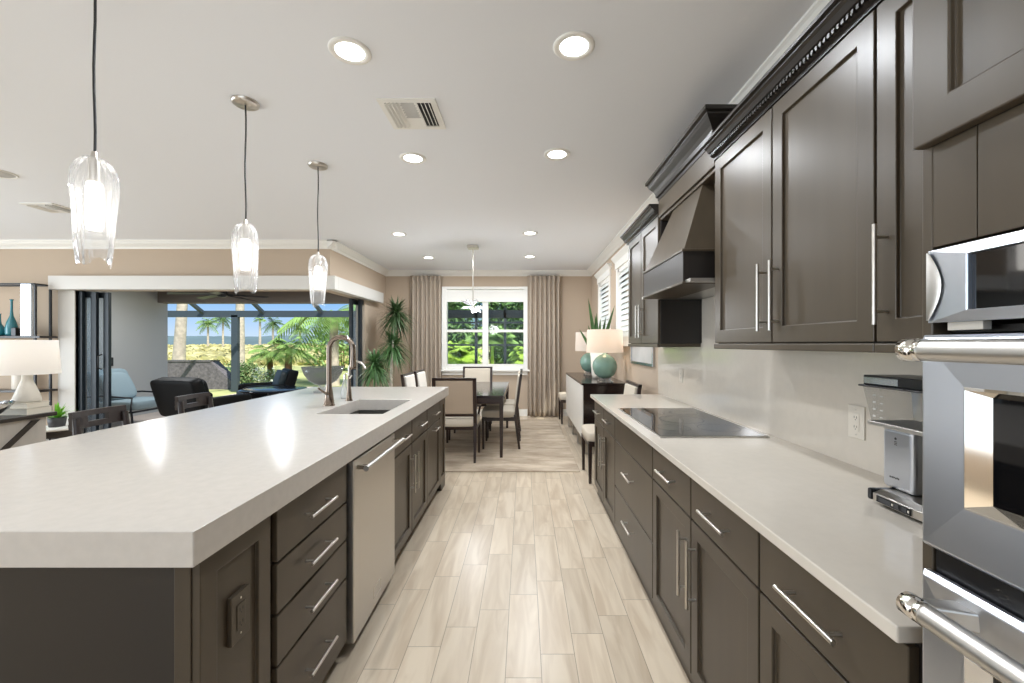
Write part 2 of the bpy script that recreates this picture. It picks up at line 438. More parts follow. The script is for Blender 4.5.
# ---- dining window
X0, X1, Z0, Z1 = WB
wf = MB()
fr = .07
wf.box(X0-.06, X0+fr-.03, 8.15, 8.28, .90, 2.44).box(X1-fr+.03, X1+.06, 8.15, 8.28, .90, 2.44)
wf.box(X0-.06, X1+.06, 8.15, 8.28, 2.44, 2.49)
XM = (X0+X1)/2
wf.box(XM-.055, XM+.055, 8.171, 8.279, 1.0, 2.44)
wn = obj('window_1', wf, 'trim_white', bevel=.004); wn['kind'] = 'structure'
tag(wn, 'white framed double window between the curtains', 'window')
obj('sill', MB().box(X0-.1, X1+.1, 8.09, 8.24, .865, .90).box(X0-.06, X1+.06, 8.165, 8.2, .79, .865), 'trim_white', wn, bevel=.004)
obj('bottom_rail', MB().box(X0+.04, X1-.04, 8.17, 8.27, .90, 1.0), 'trim_white', wn, bevel=.004)
for a, c in ((X0+.04, XM-.055), (XM+.055, X1-.04)):
    obj('meeting_rail', MB().box(a, c, 8.185, 8.25, 1.615, 1.665), 'trim_white', wn, bevel=.004)
    obj('pane', MB().box(a, c, 8.222, 8.228, 1.0, 2.44), 'pane', wn)
# roller shade pulled partly down
sh = thing('roller_shade', 'white roller shade rolled up at the top of the dining window', 'blind', (XM, 8.16, 2.21))
obj('fabric', MB().box(X0+.03, X1-.03, 8.155, 8.16, 2.21, 2.43), 'trim_white', sh)
obj('bottom_bar', MB().box(X0+.03, X1-.03, 8.15, 8.165, 2.195, 2.215), 'trim_white', sh, bevel=.003)

# ---- right wall windows with shutters
for i, (y0, y1, z0, z1) in enumerate(RW):
    f = MB()
    f.box(XR-.02, XR+.1, y0-.09, y0, z0-.02, z1).box(XR-.02, XR+.1, y1, y1+.09, z0-.02, z1)
    f.box(XR-.03, XR+.1, y0-.12, y1+.12, z1, z1+.10).box(XR-.035, XR+.02, y0-.14, y1+.14, z0-.06, z0)
    f.prism([(XR, z1+.10), (XR-.03, z1+.10), (XR-.075, z1+.155), (XR-.075, z1+.17), (XR, z1+.17)], 'y', y0-.16, y1+.16)
    wo = obj('window_%d' % (i+2), f, 'trim_white', bevel=.003); wo['kind'] = 'structure'
    tag(wo, ['high shuttered window nearest the range cabinets', 'high shuttered window nearest the dining corner'][i], 'window')
    st = MB().box(XR-.005, XR+.03, y0, y0+.05, z0, z1).box(XR-.005, XR+.03, y1-.05, y1, z0, z1).box(XR-.005, XR+.03, y0, y1, z0, z0+.06).box(XR-.005, XR+.03, y0, y1, z1-.06, z1)
    obj('shutter_frame', st, 'trim_white', wo, bevel=.003)
    sl = MB(); k = 12
    for j in range(k):
        zc = z0+.06+(z1-z0-.12)*(j+.5)/k
        sl.hexa([(XR-.016, y0+.05, zc-.039), (XR+.022, y0+.05, zc+.025), (XR+.022, y1-.05, zc+.025), (XR-.016, y1-.05, zc-.039)],
                [(XR-.016, y0+.05, zc-.031), (XR+.022, y0+.05, zc+.033), (XR+.022, y1-.05, zc+.033), (XR-.016, y1-.05, zc-.031)])
    obj('louvers', sl, 'shutter', wo)
    obj('pane', MB().box(XR+.1, XR+.106, y0, y1, z0, z1), 'pane', wo)

# ---- sliding door stacks
def slide_panel(parent, name, f, a0, a1, d0, z1=2.12):
    st = .075
    m_ = MB()
    for p, q in ((a0, a0+st), (a1-st, a1)): f(m_, p, q, d0, d0+.045, .03, z1)
    f(m_, a0+st, a1-st, d0, d0+.045, .03, .13); f(m_, a0+st, a1-st, d0, d0+.045, z1-.08, z1)
    p_ = obj(name, m_, 'door_frame_dark', parent, bevel=.003)
    g = MB(); f(g, a0+st, a1-st, d0+.018, d0+.026, .13, z1-.08)
    obj('glass', g, 'pane_tint', p_)
    return p_
d1 = thing('door_1', 'dark framed sliding glass panels stacked at the patio opening beside the white casing', 'sliding door', (-5.95, 5.9, 0)); d1['kind'] = 'structure'
fx = lambda m_, p, q, d0, d1_, z0, z1: m_.box(p, q, d0, d1_, z0, z1)
for k, (ul, ur, Y) in enumerate([(100.5, 108.5, 6.02), (87, 96, 5.95), (76, 82, 5.88)]):
    xr_ = UX(ur, Y)
    p_ = slide_panel(d1, 'sliding_panel', fx, xr_-1.1, xr_, Y)
    if k == 0:
        xh = UX(99.5, Y)
        h = MB().tube([(xh+.03, Y, 1.03), (xh+.03, Y-.05, 1.05), (xh+.03, Y-.05, 1.22), (xh+.03, Y, 1.24)], .011, 8)
        obj('handle', h, 'black_metal', p_)
d2 = thing('door_2', 'dark framed sliding glass panels stacked beside the tall plant', 'sliding door', (-2.75, 7.0, 0)); d2['kind'] = 'structure'
fy = lambda m_, p, q, d0, d1_, z0, z1: m_.box(d0, d1_, p, q, z0, z1)
slide_panel(d2, 'sliding_panel', fy, 6.83, 7.5, -2.815)
slide_panel(d2, 'sliding_panel', fy, 6.98, 7.6, -2.73)
struct('trim_7', MB().box(-6.17, -2.62, 5.86, 6.12, 0, .012).box(-2.84, -2.62, 6.12, 7.12, 0, .012), 'cage_bronze')

# ------------------------------------------------------------------ ceiling fittings
def downlight(i, u, v, label):
    Y = (CE-1.388)*425/(344-v); X = UX(u, Y)
    t = thing('recessed_light', label, 'ceiling light', (X, Y, CE), 'recessed lights over kitchen and dining')
    obj('trim_ring', MB().lathe([(.066, -.001), (.068, -.006), (.092, -.009), (.098, -.004), (.098, .0)], (X, Y, CE), 32), 'trim_white', t)
    obj('lens', MB().lathe([(.0, -.004), (.067, -.004)], (X, Y, CE), 32), 'lens', t)
    area('ceiling_area_light', (X, Y, CE-.012), (0, 0, 0), .13, .13, 14.5 if Y < 4 else 18.5, (.915, .955, 1), 'DISK')
DL = [(350, 51, 'recessed light nearest the first pendant, next to the air vent'),
      (574, 46, 'recessed light nearest the tall upper cabinets'),
      (413, 158, 'recessed light just past the square air vent'),
      (557, 154, 'recessed light in front of the range hood crown'),
      (399, 234, 'recessed light near the crown corner on the plant side'),
      (530, 233, 'recessed light between kitchen and dining beside the sideboard side'),
      (428.6, 257.4, 'small recessed light near the window above the plant side curtain'),
      (530, 256.5, 'small recessed light near the window above the sideboard side curtain')]
for i, (u, v, l) in enumerate(DL): downlight(i, u, v, l)
for X, Y in ((-4.6, 1.0), (-4.6, 3.2), (-6.8, 1.0), (-6.8, 3.4), (.2, -1.2), (-1.2, -1.2)):
    area('ceiling_area_light', (X, Y, CE-.012), (0, 0, 0), .13, .13, 9, (.92, .96, 1), 'DISK')  # added unseen ceiling lights, brightening the living area and behind the camera

# square supply vent
def vent(X0, X1, Y0, Y1, label):
    t = thing('ceiling_vent', label, 'air vent', ((X0+X1)/2, (Y0+Y1)/2, CE))
    fr_ = .035; z = CE
    f = MB().box(X0, X1, Y0, Y0+fr_, z-.008, z).box(X0, X1, Y1-fr_, Y1, z-.008, z).box(X0, X0+fr_, Y0+fr_, Y1-fr_, z-.0079, z).box(X1-fr_, X1, Y0+fr_, Y1-fr_, z-.0079, z)
    w_ = (X1-X0-2*fr_); a, c = X0+fr_+w_*.33, X0+fr_+w_*.66
    f.box(a-.006, a+.006, Y0+fr_, Y1-fr_, z-.010, z).box(c-.006, c+.006, Y0+fr_, Y1-fr_, z-.010, z)
    f.box(a+.006, c-.006, Y0+fr_+.16, Y1-fr_, z-.009, z)
    obj('frame', f, 'trim_white', t)
    obj('duct', MB().box(X0+fr_, X1-fr_, Y0+fr_, Y1-fr_, z-.0015, z-.0005), 'black_plastic', t)
    for (p, q, tilt) in ((X0+fr_, a, 1), (c, X1-fr_, -1)):
        s_ = MB()
        for k in range(4):
            xc = p+(q-p)*(k+.5)/4; d = .011 if tilt > 0 else -.0045
            s_.hexa([(xc-d-.002, Y0+fr_, z-.020), (xc-d+.002, Y0+fr_, z-.020), (xc-d+.002, Y1-fr_, z-.020), (xc-d-.002, Y1-fr_, z-.020)],
                    [(xc+d-.002, Y0+fr_, z-.001), (xc+d+.002, Y0+fr_, z-.001), (xc+d+.002, Y1-fr_, z-.001), (xc+d-.002, Y1-fr_, z-.001)])
        obj('louvers', s_, 'trim_white', t)
    s_ = MB()
    for k in range(6):
        y = Y0+fr_+.012+k*.026
        s_.hexa([(a, y+.010, z-.014), (c, y+.010, z-.014), (c, y+.013, z-.014), (a, y+.013, z-.014)], [(a, y-.008, z-.001), (c, y-.008, z-.001), (c, y-.005, z-.001), (a, y-.005, z-.001)])
    obj('center_louvers', s_, 'art_grey', t)
vent(-.85, -.51, 2.44, 2.78, 'square white ceiling air vent between the recessed lights')
vent(-5.05, -4.72, 4.25, 4.55, 'small ceiling air vent beyond the nearest pendant')
t = thing('ceiling_speaker', 'round flat white speaker grille on the living area ceiling', 'speaker', (-4.35, 3.5, CE))
obj('grille', MB().lathe([(.0, -.004), (.105, -.004), (.11, -.002)], (-4.35, 3.5, CE), 32), 'art_grey', t)
obj('bezel', MB().lathe([(.108, -.001), (.11, -.007), (.122, -.007), (.125, 0)], (-4.35, 3.5, CE), 32), 'trim_white', t)

# pendants over the island
def pendant(u, Y, label, seed):
    X = -1.625
    r_ = random.Random(seed); ph = [r_.random()*6.28 for _ in range(4)]
    t = thing('glass_pendant', label, 'pendant lamp', (X, Y, CE), 'glass pendants over the island')
    obj('canopy', MB().lathe([(0, -.02), (.062, -.02), (.07, -.014), (.072, 0)], (X, Y, CE), 28), 'nickel', t)
    obj('cord', MB().tube([(X+.003*math.sin(k*1.1), Y, CE-.02-(CE-.02-2.105)*k/8) for k in range(9)], .0045, 8), 'black_metal', t)
    obj('cap', MB().cyl((X, Y, 2.085), (X, Y, 2.115), .014, .008), 'nickel', t)
    prof = [(.012, .395), (.04, .388), (.062, .37), (.076, .34), (.082, .30), (.080, .25), (.076, .20), (.073, .15), (.071, .10), (.069, .06), (.066, .03), (.062, .0)]
    def fn(a, r, z):
        k = 1+.035*math.sin(15*a+ph[0]+z*9)+.05*math.sin(2*a+ph[1]+z*7)+.03*math.sin(3*a+ph[2]-z*12)
        zz = z+(.016*math.sin(2*a+ph[3])+.008*math.sin(5*a+ph[1]))*max(0, 1-z/.12)
        return r*k*.80, zz
    obj('glass_shade', MB().lathe(prof, (X, Y, 1.70), 64, fn=fn), 'pendant_glass', t, solid=0)
    obj('lamp_tube', MB().lathe([(.0, .30), (.022, .295), (.026, .27), (.026, .14), (.02, .12), (0, .118)], (X, Y, 1.70), 20), 'bulb', t)
    obj('socket', MB().cyl((X, Y, 2.0), (X, Y, 2.085), .018), 'nickel', t)
pendant(97, 1.608, 'clear ribbed glass pendant hanging largest and nearest over the island', 3)
pendant(245, 2.48, 'clear ribbed glass pendant in the middle of the island row', 8)
pendant(318, 3.352, 'clear ribbed glass pendant hanging above the sink end of the island', 14)

# dining chandelier
CX, CYY = UX(473, 6.12), 6.12
t = thing('glass_chandelier', 'crystal leaf chandelier on a thin rod above the dining table', 'chandelier', (CX, CYY, CE))
obj('canopy', MB().box(CX-.075, CX+.075, CYY-.075, CYY+.075, CE-.04, CE), 'nickel', t, bevel=.004)
obj('rod', MB().cyl((CX, CYY, 2.0), (CX, CYY, CE-.04), .009, n=10), 'nickel', t)
obj('hub', MB().cyl((CX, CYY, 1.88), (CX, CYY, 2.02), .02, n=12), 'nickel', t)
for k in range(12):
    a = k*2.4; up = [-.15, .45, -.75][k % 3]
    d = Vector((math.cos(a), math.sin(a), up)).normalized(); p = Vector((CX, CYY, 1.93))+d*.02
    side = d.cross(Vector((0, 0, 1))).normalized(); n_ = side.cross(d)
    L_ = .19 if k % 3 < 2 else .13
    g = MB(); V = [p, p+d*L_*.5+side*.055+n_*.02, p+d*L_, p+d*L_*.5-side*.055+n_*.02, p+d*L_*.5-n_*.012]
    g.add(V, [(0,1,4),(1,2,4),(2,3,4),(3,0,4),(0,3,1),(1,3,2)])
    obj('glass_leaf', g, 'leaf_glass', t)
obj('bulb', MB().sphere((CX, CYY, 1.86), .022), 'bulb', t)
cl_ = bpy.data.lights.new('chandelier_light', 'POINT'); cl_.energy = 26; cl_.color = (.95, .97, 1); cl_.shadow_soft_size = .12
co_ = bpy.data.objects.new('chandelier_light', cl_); col.objects.link(co_); co_.location = (CX, CYY, 1.74)

# ------------------------------------------------------------------ kitchen cabinets
CAB, NK = 'cabinet', 'nickel'
FXR = .675      # carcass face of the right base run, doors stand .02 proud
fR = lambda X: (lambda a, c, d: (X-d, a, c))      # faces -x
fL = lambda X: (lambda a, c, d: (X+d, a, c))      # faces +x
G = .0042
def cab_front(parent, kind, f, y0, y1, z0, z1, nx, handle=None, rail=.058, t=.02, X=0, m=CAB):
    p_ = obj(kind, MB().panel(f, y0+G, y1-G, z0+G, z1-G, t, rail), m, parent, bevel=.0025)
    if handle:
        p0, p1 = handle; fx_ = X+nx*t
        obj('handle', MB().pull((fx_, p0[0], p0[1]), (fx_, p1[0], p1[1]), (nx, 0, 0)), NK, p_)
    return p_
def base_unit(label, y0, y1, ends=(0, 0)):
    t = thing('base_cabinet', label, 'cabinet', (FXR, (y0+y1)/2, 0), 'base cabinets along the range wall')
    obj('carcass', MB().box(FXR, XR-.02, y0, y1, .09, .885), 'cabinet_dark', t)
    obj('plinth', MB().box(FXR+.008, XR-.1, y0, y1, 0, .09), CAB, t)
    return t
ZD0, ZS, ZT = .085, .702, .875
# far unit by the dining chair
y0, ym, y1 = 3.065, 3.49, 3.95
t = base_unit('dark base cabinet at the dining end of the range counter', y0, y1)
for a, c, hy in ((y0, ym, ym-.05), (ym, y1, ym+.05)):
    yc = (a+c)/2
    cab_front(t, 'drawer', fR(FXR), a, c, ZS, ZT, -1, ((yc-.095, .79), (yc+.095, .79)), 0, X=FXR)
    cab_front(t, 'door', fR(FXR), a, c, ZD0, ZS, -1, ((hy, .376), (hy, .636)), X=FXR)
# cooktop unit
y0, y1 = 2.165, 3.065
t = base_unit('dark base cabinet under the cooktop with a blank panel over two wide drawers', y0, y1)
cab_front(t, 'false_front', fR(FXR), y0, y1, ZS, ZT, -1, None, 0, X=FXR)
yc = (y0+y1)/2
cab_front(t, 'drawer', fR(FXR), y0, y1, .371, ZS, -1, ((yc-.1, .565), (yc+.1, .565)), 0, X=FXR)
cab_front(t, 'drawer', fR(FXR), y0, y1, ZD0, .371, -1, ((yc-.1, .255), (yc+.1, .255)), 0, X=FXR)
# pair with two tall door handles
y0, ym, y1 = 1.185, 1.669, 2.165
t = base_unit('dark base cabinet with two tall paired door handles, between cooktop and end drawer', y0, y1)
for a, c, hy in ((y0, ym, ym-.045), (ym, y1, ym+.045)):
    yc = (a+c)/2
    cab_front(t, 'drawer', fR(FXR), a, c, ZS, ZT, -1, ((yc-.095, .79), (yc+.095, .79)), 0, X=FXR)
    cab_front(t, 'door', fR(FXR), a, c, ZD0, ZS, -1, ((hy, .376), (hy, .636)), X=FXR)
# end unit beside oven
y0, y1 = .72, 1.185
t = base_unit('dark base cabinet with one drawer, right beside the wall oven', y0, y1)
cab_front(t, 'drawer', fR(FXR), y0, y1, ZS, ZT, -1, ((.853, .787), (1.053, .787)), 0, X=FXR)
cab_front(t, 'door', fR(FXR), y0, y1, ZD0, ZS, -1, ((y0+.06, .376), (y0+.06, .636)), X=FXR)

# countertop and backsplash
o = obj('countertop', MB().box(.624, XR, .711, 4.0, .886, .915), 'quartz_right', bevel=.003)
tag(o, 'long pale quartz countertop running under the upper cabinets', 'countertop')
struct('trim_8', MB().box(XR-.018, XR, .70, 4.06, .9155, 1.395), 'quartz_right', label='glossy pale slab backsplash', cat='backsplash')
struct('trim_9', MB().box(XR-.018, XR, 2.165, 3.065, 1.395, 1.72), 'quartz_right')
# cooktop
t = thing('cooktop', 'black glass induction cooktop set in the pale counter', 'cooktop', (.95, 2.62, .915))
obj('glass_top', MB().box(.69, 1.235, 2.145, 3.085, .9152, .923), 'black_glass', t, bevel=.003)
tr = MB().box(.686, .69, 2.141, 3.089, .9152, .922).box(1.235, 1.239, 2.141, 3.089, .9152, .922).box(.69, 1.235, 2.141, 2.145, .9152, .922).box(.69, 1.235, 3.085, 3.089, .9152, .922)
obj('trim_edge', tr, 'steel_warm', t)
z_ = MB()
for (cx, cy_, r) in ((.83, 2.36, .09), (1.08, 2.36, .11), (.97, 2.62, .13), (.83, 2.88, .11), (1.08, 2.88, .09)):
    z_.lathe([(r-.0015, .0003), (r, .0003)], (cx, cy_, .923), 40)
obj('burner_ring', z_, 'pot_dark', t)

def outlet(name, label, X, y, z, nx, mt, thick=.006, w_=.074, h_=.118, dark=True):
    t = thing(name, label, 'outlet', (X, y, z))
    sx_ = lambda d: X+nx*d
    obj('plate', MB().box(sx_(0), sx_(thick), y-w_/2, y+w_/2, z-h_/2, z+h_/2), mt, t, bevel=.002)
    obj('insert', MB().box(sx_(thick), sx_(thick+.002), y-.017, y+.017, z-.034, z+.034), mt, t, bevel=.0008)
    s_ = MB()
    for dz in (-.018, .018):
        for dy in (-.006, .006): s_.box(sx_(thick+.002), sx_(thick+.0024), y+dy-.0012, y+dy+.0012, z+dz-.004, z+dz+.005)
        s_.cyl((sx_(thick+.002), y, z+dz-.009), (sx_(thick+.0024), y, z+dz-.009), .0022, n=8)
    obj('slots', s_, 'black_plastic', t)
    for dz in (-.048, .048): obj('screw', MB().cyl((sx_(thick), y, z+dz), (sx_(thick+.001), y, z+dz), .003, n=8), 'nickel', t)
outlet('wall_outlet', 'pale outlet plate on the backsplash next to the coffee maker', XR-.018, 1.634, 1.088, -1, 'plastic_white', w_=.08, h_=.125)
outlet('wall_outlet', 'pale outlet plate on the backsplash behind the cooktop', XR-.018, 3.46, 1.13, -1, 'plastic_white')

# upper cabinets
XU = .99     # carcass face, doors .02 proud -> .97
UB, UT = 1.39, 2.32
def upper_unit(label, y0, y1, doors):
    t = thing('upper_cabinet', label, 'cabinet', (XU, (y0+y1)/2, UB), 'upper cabinets on the range wall')
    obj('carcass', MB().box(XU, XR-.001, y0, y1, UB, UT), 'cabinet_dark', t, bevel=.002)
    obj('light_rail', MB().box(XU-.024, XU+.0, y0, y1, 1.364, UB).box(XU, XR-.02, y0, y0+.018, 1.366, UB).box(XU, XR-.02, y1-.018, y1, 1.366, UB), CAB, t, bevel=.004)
    for a, c, hy in doors:
        cab_front(t, 'door', fR(XU), a, c, UB, UT, -1, ((hy, 1.44), (hy, 1.708)), .062, X=XU)
    return t
upper_unit('dark single-door upper cabinet next to the wall oven tower', .705, 1.174, [(.705, 1.174, 1.135)])
upper_unit('large dark two-door upper cabinet between the range hood and oven-side cabinet', 1.174, 2.165, [(1.174, 1.664, 1.62), (1.664, 2.165, 1.705)])
upper_unit('narrow dark two-door upper cabinet past the range hood by the dining area', 3.075, 3.95, [(3.075, 3.52, 3.475), (3.52, 3.95, 3.565)])
CC = [(XR-.001, 2.32), (.967, 2.32), (.967, 2.335), (.955, 2.338), (.955, 2.352), (.94, 2.356), (.928, 2.372), (.917, 2.379), (.917, 2.386), (.905, 2.389), (.905, 2.402), (XR-.001, 2.402)]
def cab_crown(label, y0, y1, ends=True):
    t = thing('cabinet_crown', label, 'crown moulding', ((.95), (y0+y1)/2, 2.32))
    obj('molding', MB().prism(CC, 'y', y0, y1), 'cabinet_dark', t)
    d = MB(); y = y0+.006
    while y < y1-.012:
        d.box(.944, .956, y, y+.010, 2.338, 2.352); y += .019
    obj('dentil_strip', d, 'cabinet_dark', t)
cab_crown('long dark dentil crown on the upper cabinets nearest the oven', .70, 2.167)
cab_crown('short dark dentil crown on the far upper cabinet past the hood', 3.075, 4.01)

# range hood
t = thing('range_hood', 'dark wooden range hood with flared chimney above the cooktop', 'range hood', (.97, 2.62, 1.70))
ya, yb = 2.168, 3.072
obj('back_panel', MB().box(1.06, XR-.001, ya, yb, 1.72, 2.30), CAB, t)
yn, yf, zb, zt = 2.24, 2.975, 1.706, 1.883
obj('apron_box', MB().box(.838, 1.06, yn, yf, zb+.012, zt), 'cabinet_dark', t, bevel=.002)
obj('apron_trim', MB().box(.832, 1.07, yn-.006, yf+.006, zt-.006, zt+.008).box(.832, 1.07, yn-.006, yf+.006, zb, zb+.012), CAB, t, bevel=.003)
obj('underside', MB().box(.85, XR-.02, ya+.004, yb-.004, zb+.004, zb+.02), 'steel_warm', t)
ch = MB().hexa([(.845, yn+.004, zt+.006), (1.07, yn+.004, zt+.006), (1.07, yf-.004, zt+.006), (.845, yf-.004, zt+.006)],
               [(1.0, 2.375, 2.285), (1.07, 2.375, 2.285), (1.07, 2.84, 2.285), (1.0, 2.84, 2.285)])
obj('chimney', ch, CAB, t, bevel=.002)
obj('ledge', MB().box(.985, 1.08, ya, yb, 2.278, 2.30), CAB, t, bevel=.004)
obj('frieze', MB().box(.972, XR-.001, ya, yb, 2.30, 2.44), CAB, t, bevel=.002)
HC = [(XR-.001, 2.42), (.968, 2.42), (.968, 2.44), (.955, 2.445), (.952, 2.47), (.94, 2.49), (.915, 2.515), (.905, 2.53), (.905, 2.54), (.89, 2.545), (.89, 2.565), (XR-.001, 2.565)]
cr = MB()
# mitred crown: front + two returns, offset of the profile used on all three sides
pr = [(.972-p[0], p[1]) for p in HC[1:-1]]
ring = []
for off, z in pr: ring.append([(XR-.001, ya-off, z), (.972-off, ya-off, z), (.972-off, yb+off*.6, z), (XR-.001, yb+off*.6, z)])
V = [p for r_ in ring for p in r_]; F = []
for i in range(len(ring)-1):
    for j in range(3): F.append((i*4+j, i*4+j+1, i*4+5+j, i*4+4+j))
k = (len(ring)-1)*4; F.append((k, k+1, k+2, k+3)); F.append((3, 2, 1, 0))
F.append(tuple(i*4 for i in range(len(ring)))); F.append(tuple(i*4+3 for i in reversed(range(len(ring)))))
obj('crown', cr.add(V, F), 'cabinet_dark', t)

# oven tower
XT = .646
TY0, TY1 = -.10, .69
t = thing('oven_tower', 'tall dark cabinet surround holding the microwave and double oven', 'cabinet', (XT, .3, 0))
sd = MB().box(XT, XR-.002, TY1-.018, TY1, .0, 2.40).box(XT, XR-.002, TY0, TY0+.018, .0, 2.40)
obj('side_panel', sd, CAB, t, bevel=.002)
obj('shelf', MB().box(XT+.03, XR-.01, TY0+.018, TY1-.018, 1.406, 1.416).box(XT+.01, XR-.01, TY0+.018, TY1-.018, .10, .12), 'cabinet_dark', t)
obj('filler_panel', MB().box(XT, XT+.02, TY0+.018, TY1-.085, 1.54, 1.70).box(XT+.0005, XT+.02, TY1-.083, TY1-.018, 1.54, 1.70), CAB, t, bevel=.001)
obj('carcass', MB().box(XT, XR-.002, TY0+.018, TY1-.018, 1.70, 2.40), 'cabinet_dark', t)
dr = obj('door', MB().panel(fR(XT), .30, TY1-.004, 1.70, 2.38, .02, .06), CAB, t, bevel=.0025)
dr = obj('door', MB().panel(fR(XT), TY0, .296, 1.70, 2.38, .02, .06), CAB, t, bevel=.0025)
obj('plinth', MB().box(XT+.06, XR-.1, TY0, TY1, 0, .10), 'toe_dark', t)

def oven_door(parent, name, y0, y1, z0, z1, wy0, wy1, wz0, wz1, xf_, xb):
    """stainless door with a frame sloping to a chromed window recess"""
    f = lambda a, c, d: (xf_-d, a, c)
    loops = [[(y0,z0,-.008),(y1,z0,-.008),(y1,z1,-.008),(y0,z1,-.008)], [(y0,z0,.0),(y1,z0,.0),(y1,z1,.0),(y0,z1,.0)],
             [(y0+.006,z0+.006,.008),(y1-.006,z0+.006,.008),(y1-.006,z1-.006,.008),(y0+.006,z1-.006,.008)],
             [(wy0,wz0,.003),(wy1,wz0,.003),(wy1,wz1,.003),(wy0,wz1,.003)]]
    V = [f(*p) for l in loops for p in l]; F = []
    for i in range(3): F += [(i*4+j, i*4+(j+1)%4, i*4+4+(j+1)%4, i*4+4+j) for j in range(4)]
    d_ = obj(name, MB().add(V, F), 'steel', parent, bevel=.002)
    g = .025
    loops = [[(wy0,wz0,.003),(wy1,wz0,.003),(wy1,wz1,.003),(wy0,wz1,.003)], [(wy0+.004,wz0+.004,.006),(wy1-.004,wz0+.004,.006),(wy1-.004,wz1-.004,.006),(wy0+.004,wz1-.004,.006)],
             [(wy0+g,wz0+g*.55,-.014),(wy1-g,wz0+g*.55,-.014),(wy1-g,wz1-g*.55,-.014),(wy0+g,wz1-g*.55,-.014)]]
    V = [f(*p) for l in loops for p in l]; F = []
    for i in range(2): F += [(i*4+j, i*4+(j+1)%4, i*4+4+(j+1)%4, i*4+4+j) for j in range(4)]
    obj('window_bezel', MB().add(V, F), 'chrome', d_)
    obj('window_glass', MB().box(xf_+.013, xf_+.016, wy0+g-.002, wy1-g+.002, wz0+.01, wz1-.01), 'black_glass', d_)
    return d_
t = thing('double_oven', 'stainless double wall oven with thick bar handles in the tower', 'oven', (XT, .3, .3))
XO = .636
oy0, oy1 = -.085, .676
def oven_handle(parent, y0, y1, z, xo=.575, r=.0155):
    h = MB().cyl((xo, y0+.03, z), (xo, y1-.03, z), r, n=28)
    hd = obj('handle', h, 'steel_warm', parent)
    for a, s_ in ((y0, 1), (y1, -1)):
        e_ = MB()
        e_.tube([(xo, a, z), (xo, a+s_*.002, z), (xo, a+s_*.022, z), (xo, a+s_*.024, z), (xo, a+s_*.027, z), (xo, a+s_*.034, z)], [r*.8, r*1.1, r*1.1, r*.95, r*1.1, r*1.1], 28)
        obj('end_cap', e_, 'chrome', hd)
    for a, s_ in ((y0, 1), (y1, -1)):
        p_ = MB()
        p_.hexa([(xo, a+s_*.004, z-.011), (xo, a+s_*.03, z-.011), (XO, a+s_*.055, z-.014), (XO, a+s_*.02, z-.014)], [(xo, a+s_*.004, z+.011), (xo, a+s_*.03, z+.011), (XO, a+s_*.055, z+.014), (XO, a+s_*.02, z+.014)])
        obj('bracket', p_, 'steel_warm', hd, bevel=.003)
d_ = oven_door(t, 'upper_door', oy0, oy1, 1.072, 1.402, -.02, .612, 1.150, 1.326, XO, .7)
oven_handle(d_, -.06, .642, 1.379)
d_ = oven_door(t, 'lower_door', oy0, oy1, .50, 1.032, -.02, .612, .60, .945, XO, .7)
oven_handle(d_, -.06, .640, 1.0)
obj('vent_gap', MB().box(XO+.012, XO+.04, -.078, .668, 1.03, 1.074), 'black_plastic', t)
obj('body', MB().box(XO+.03, 1.2, oy0+.01, oy1-.01, .48, 1.40), 'black_metal', t)
# microwave
t = thing('microwave_oven', 'stainless built-in microwave with black glass door above the ovens', 'microwave', (XT, .3, 1.42))
mz0, mz1 = 1.421, 1.535
f = lambda a, c, d: (.642-d, a, c)
obj('body', MB().box(.66, 1.1, oy0+.01, oy1-.01, mz0+.005, mz1-.004), 'black_metal', t)
fr_ = MB(); wy0, wy1, wz0, wz1 = -.02, .612, 1.438, 1.519
loops = [[(oy0,mz0,-.003),(oy1,mz0,-.003),(oy1,mz1,-.003),(oy0,mz1,-.003)], [(oy0,mz0,0),(oy1,mz0,0),(oy1,mz1,0),(oy0,mz1,0)],
         [(wy0,wz0,.004),(wy1,wz0,.004),(wy1,wz1,.004),(wy0,wz1,.004)], [(wy0,wz0,-.006),(wy1,wz0,-.006),(wy1,wz1,-.006),(wy0,wz1,-.006)]]
V = [f(*p) for l in loops for p in l]; F = []
for i in range(3): F += [(i*4+j, i*4+(j+1)%4, i*4+4+(j+1)%4, i*4+4+j) for j in range(4)]
obj('face_frame', fr_.add(V, F), 'steel', t, bevel=.0015)
obj('glass_door', MB().box(.645, .652, wy0-.002, wy1+.002, wz0-.002, wz1+.002), 'black_glass', t)
ar = MB(); V = []; F = []; n_ = 12
for i in range(n_+1):
    s_ = i/n_; z = mz0+.004+(mz1-mz0-.008)*s_; wv = math.sin(PI*s_)
    V += [f(oy1-.001, z, .0005), f(oy1-.004-.004*wv, z, .006+.004*wv), f(oy1-.006-.020*wv, z, .004)]
    if i:
        k = i*3; F += [(k-3, k-2, k+1, k), (k-2, k-1, k+2, k+1)]
obj('curved_grip', ar.add(V, F, True), 'steel_warm', t)
obj('foot_spacer', MB().box(.648, .66, .60, .65, 1.409, 1.421), 'plastic_white', t)

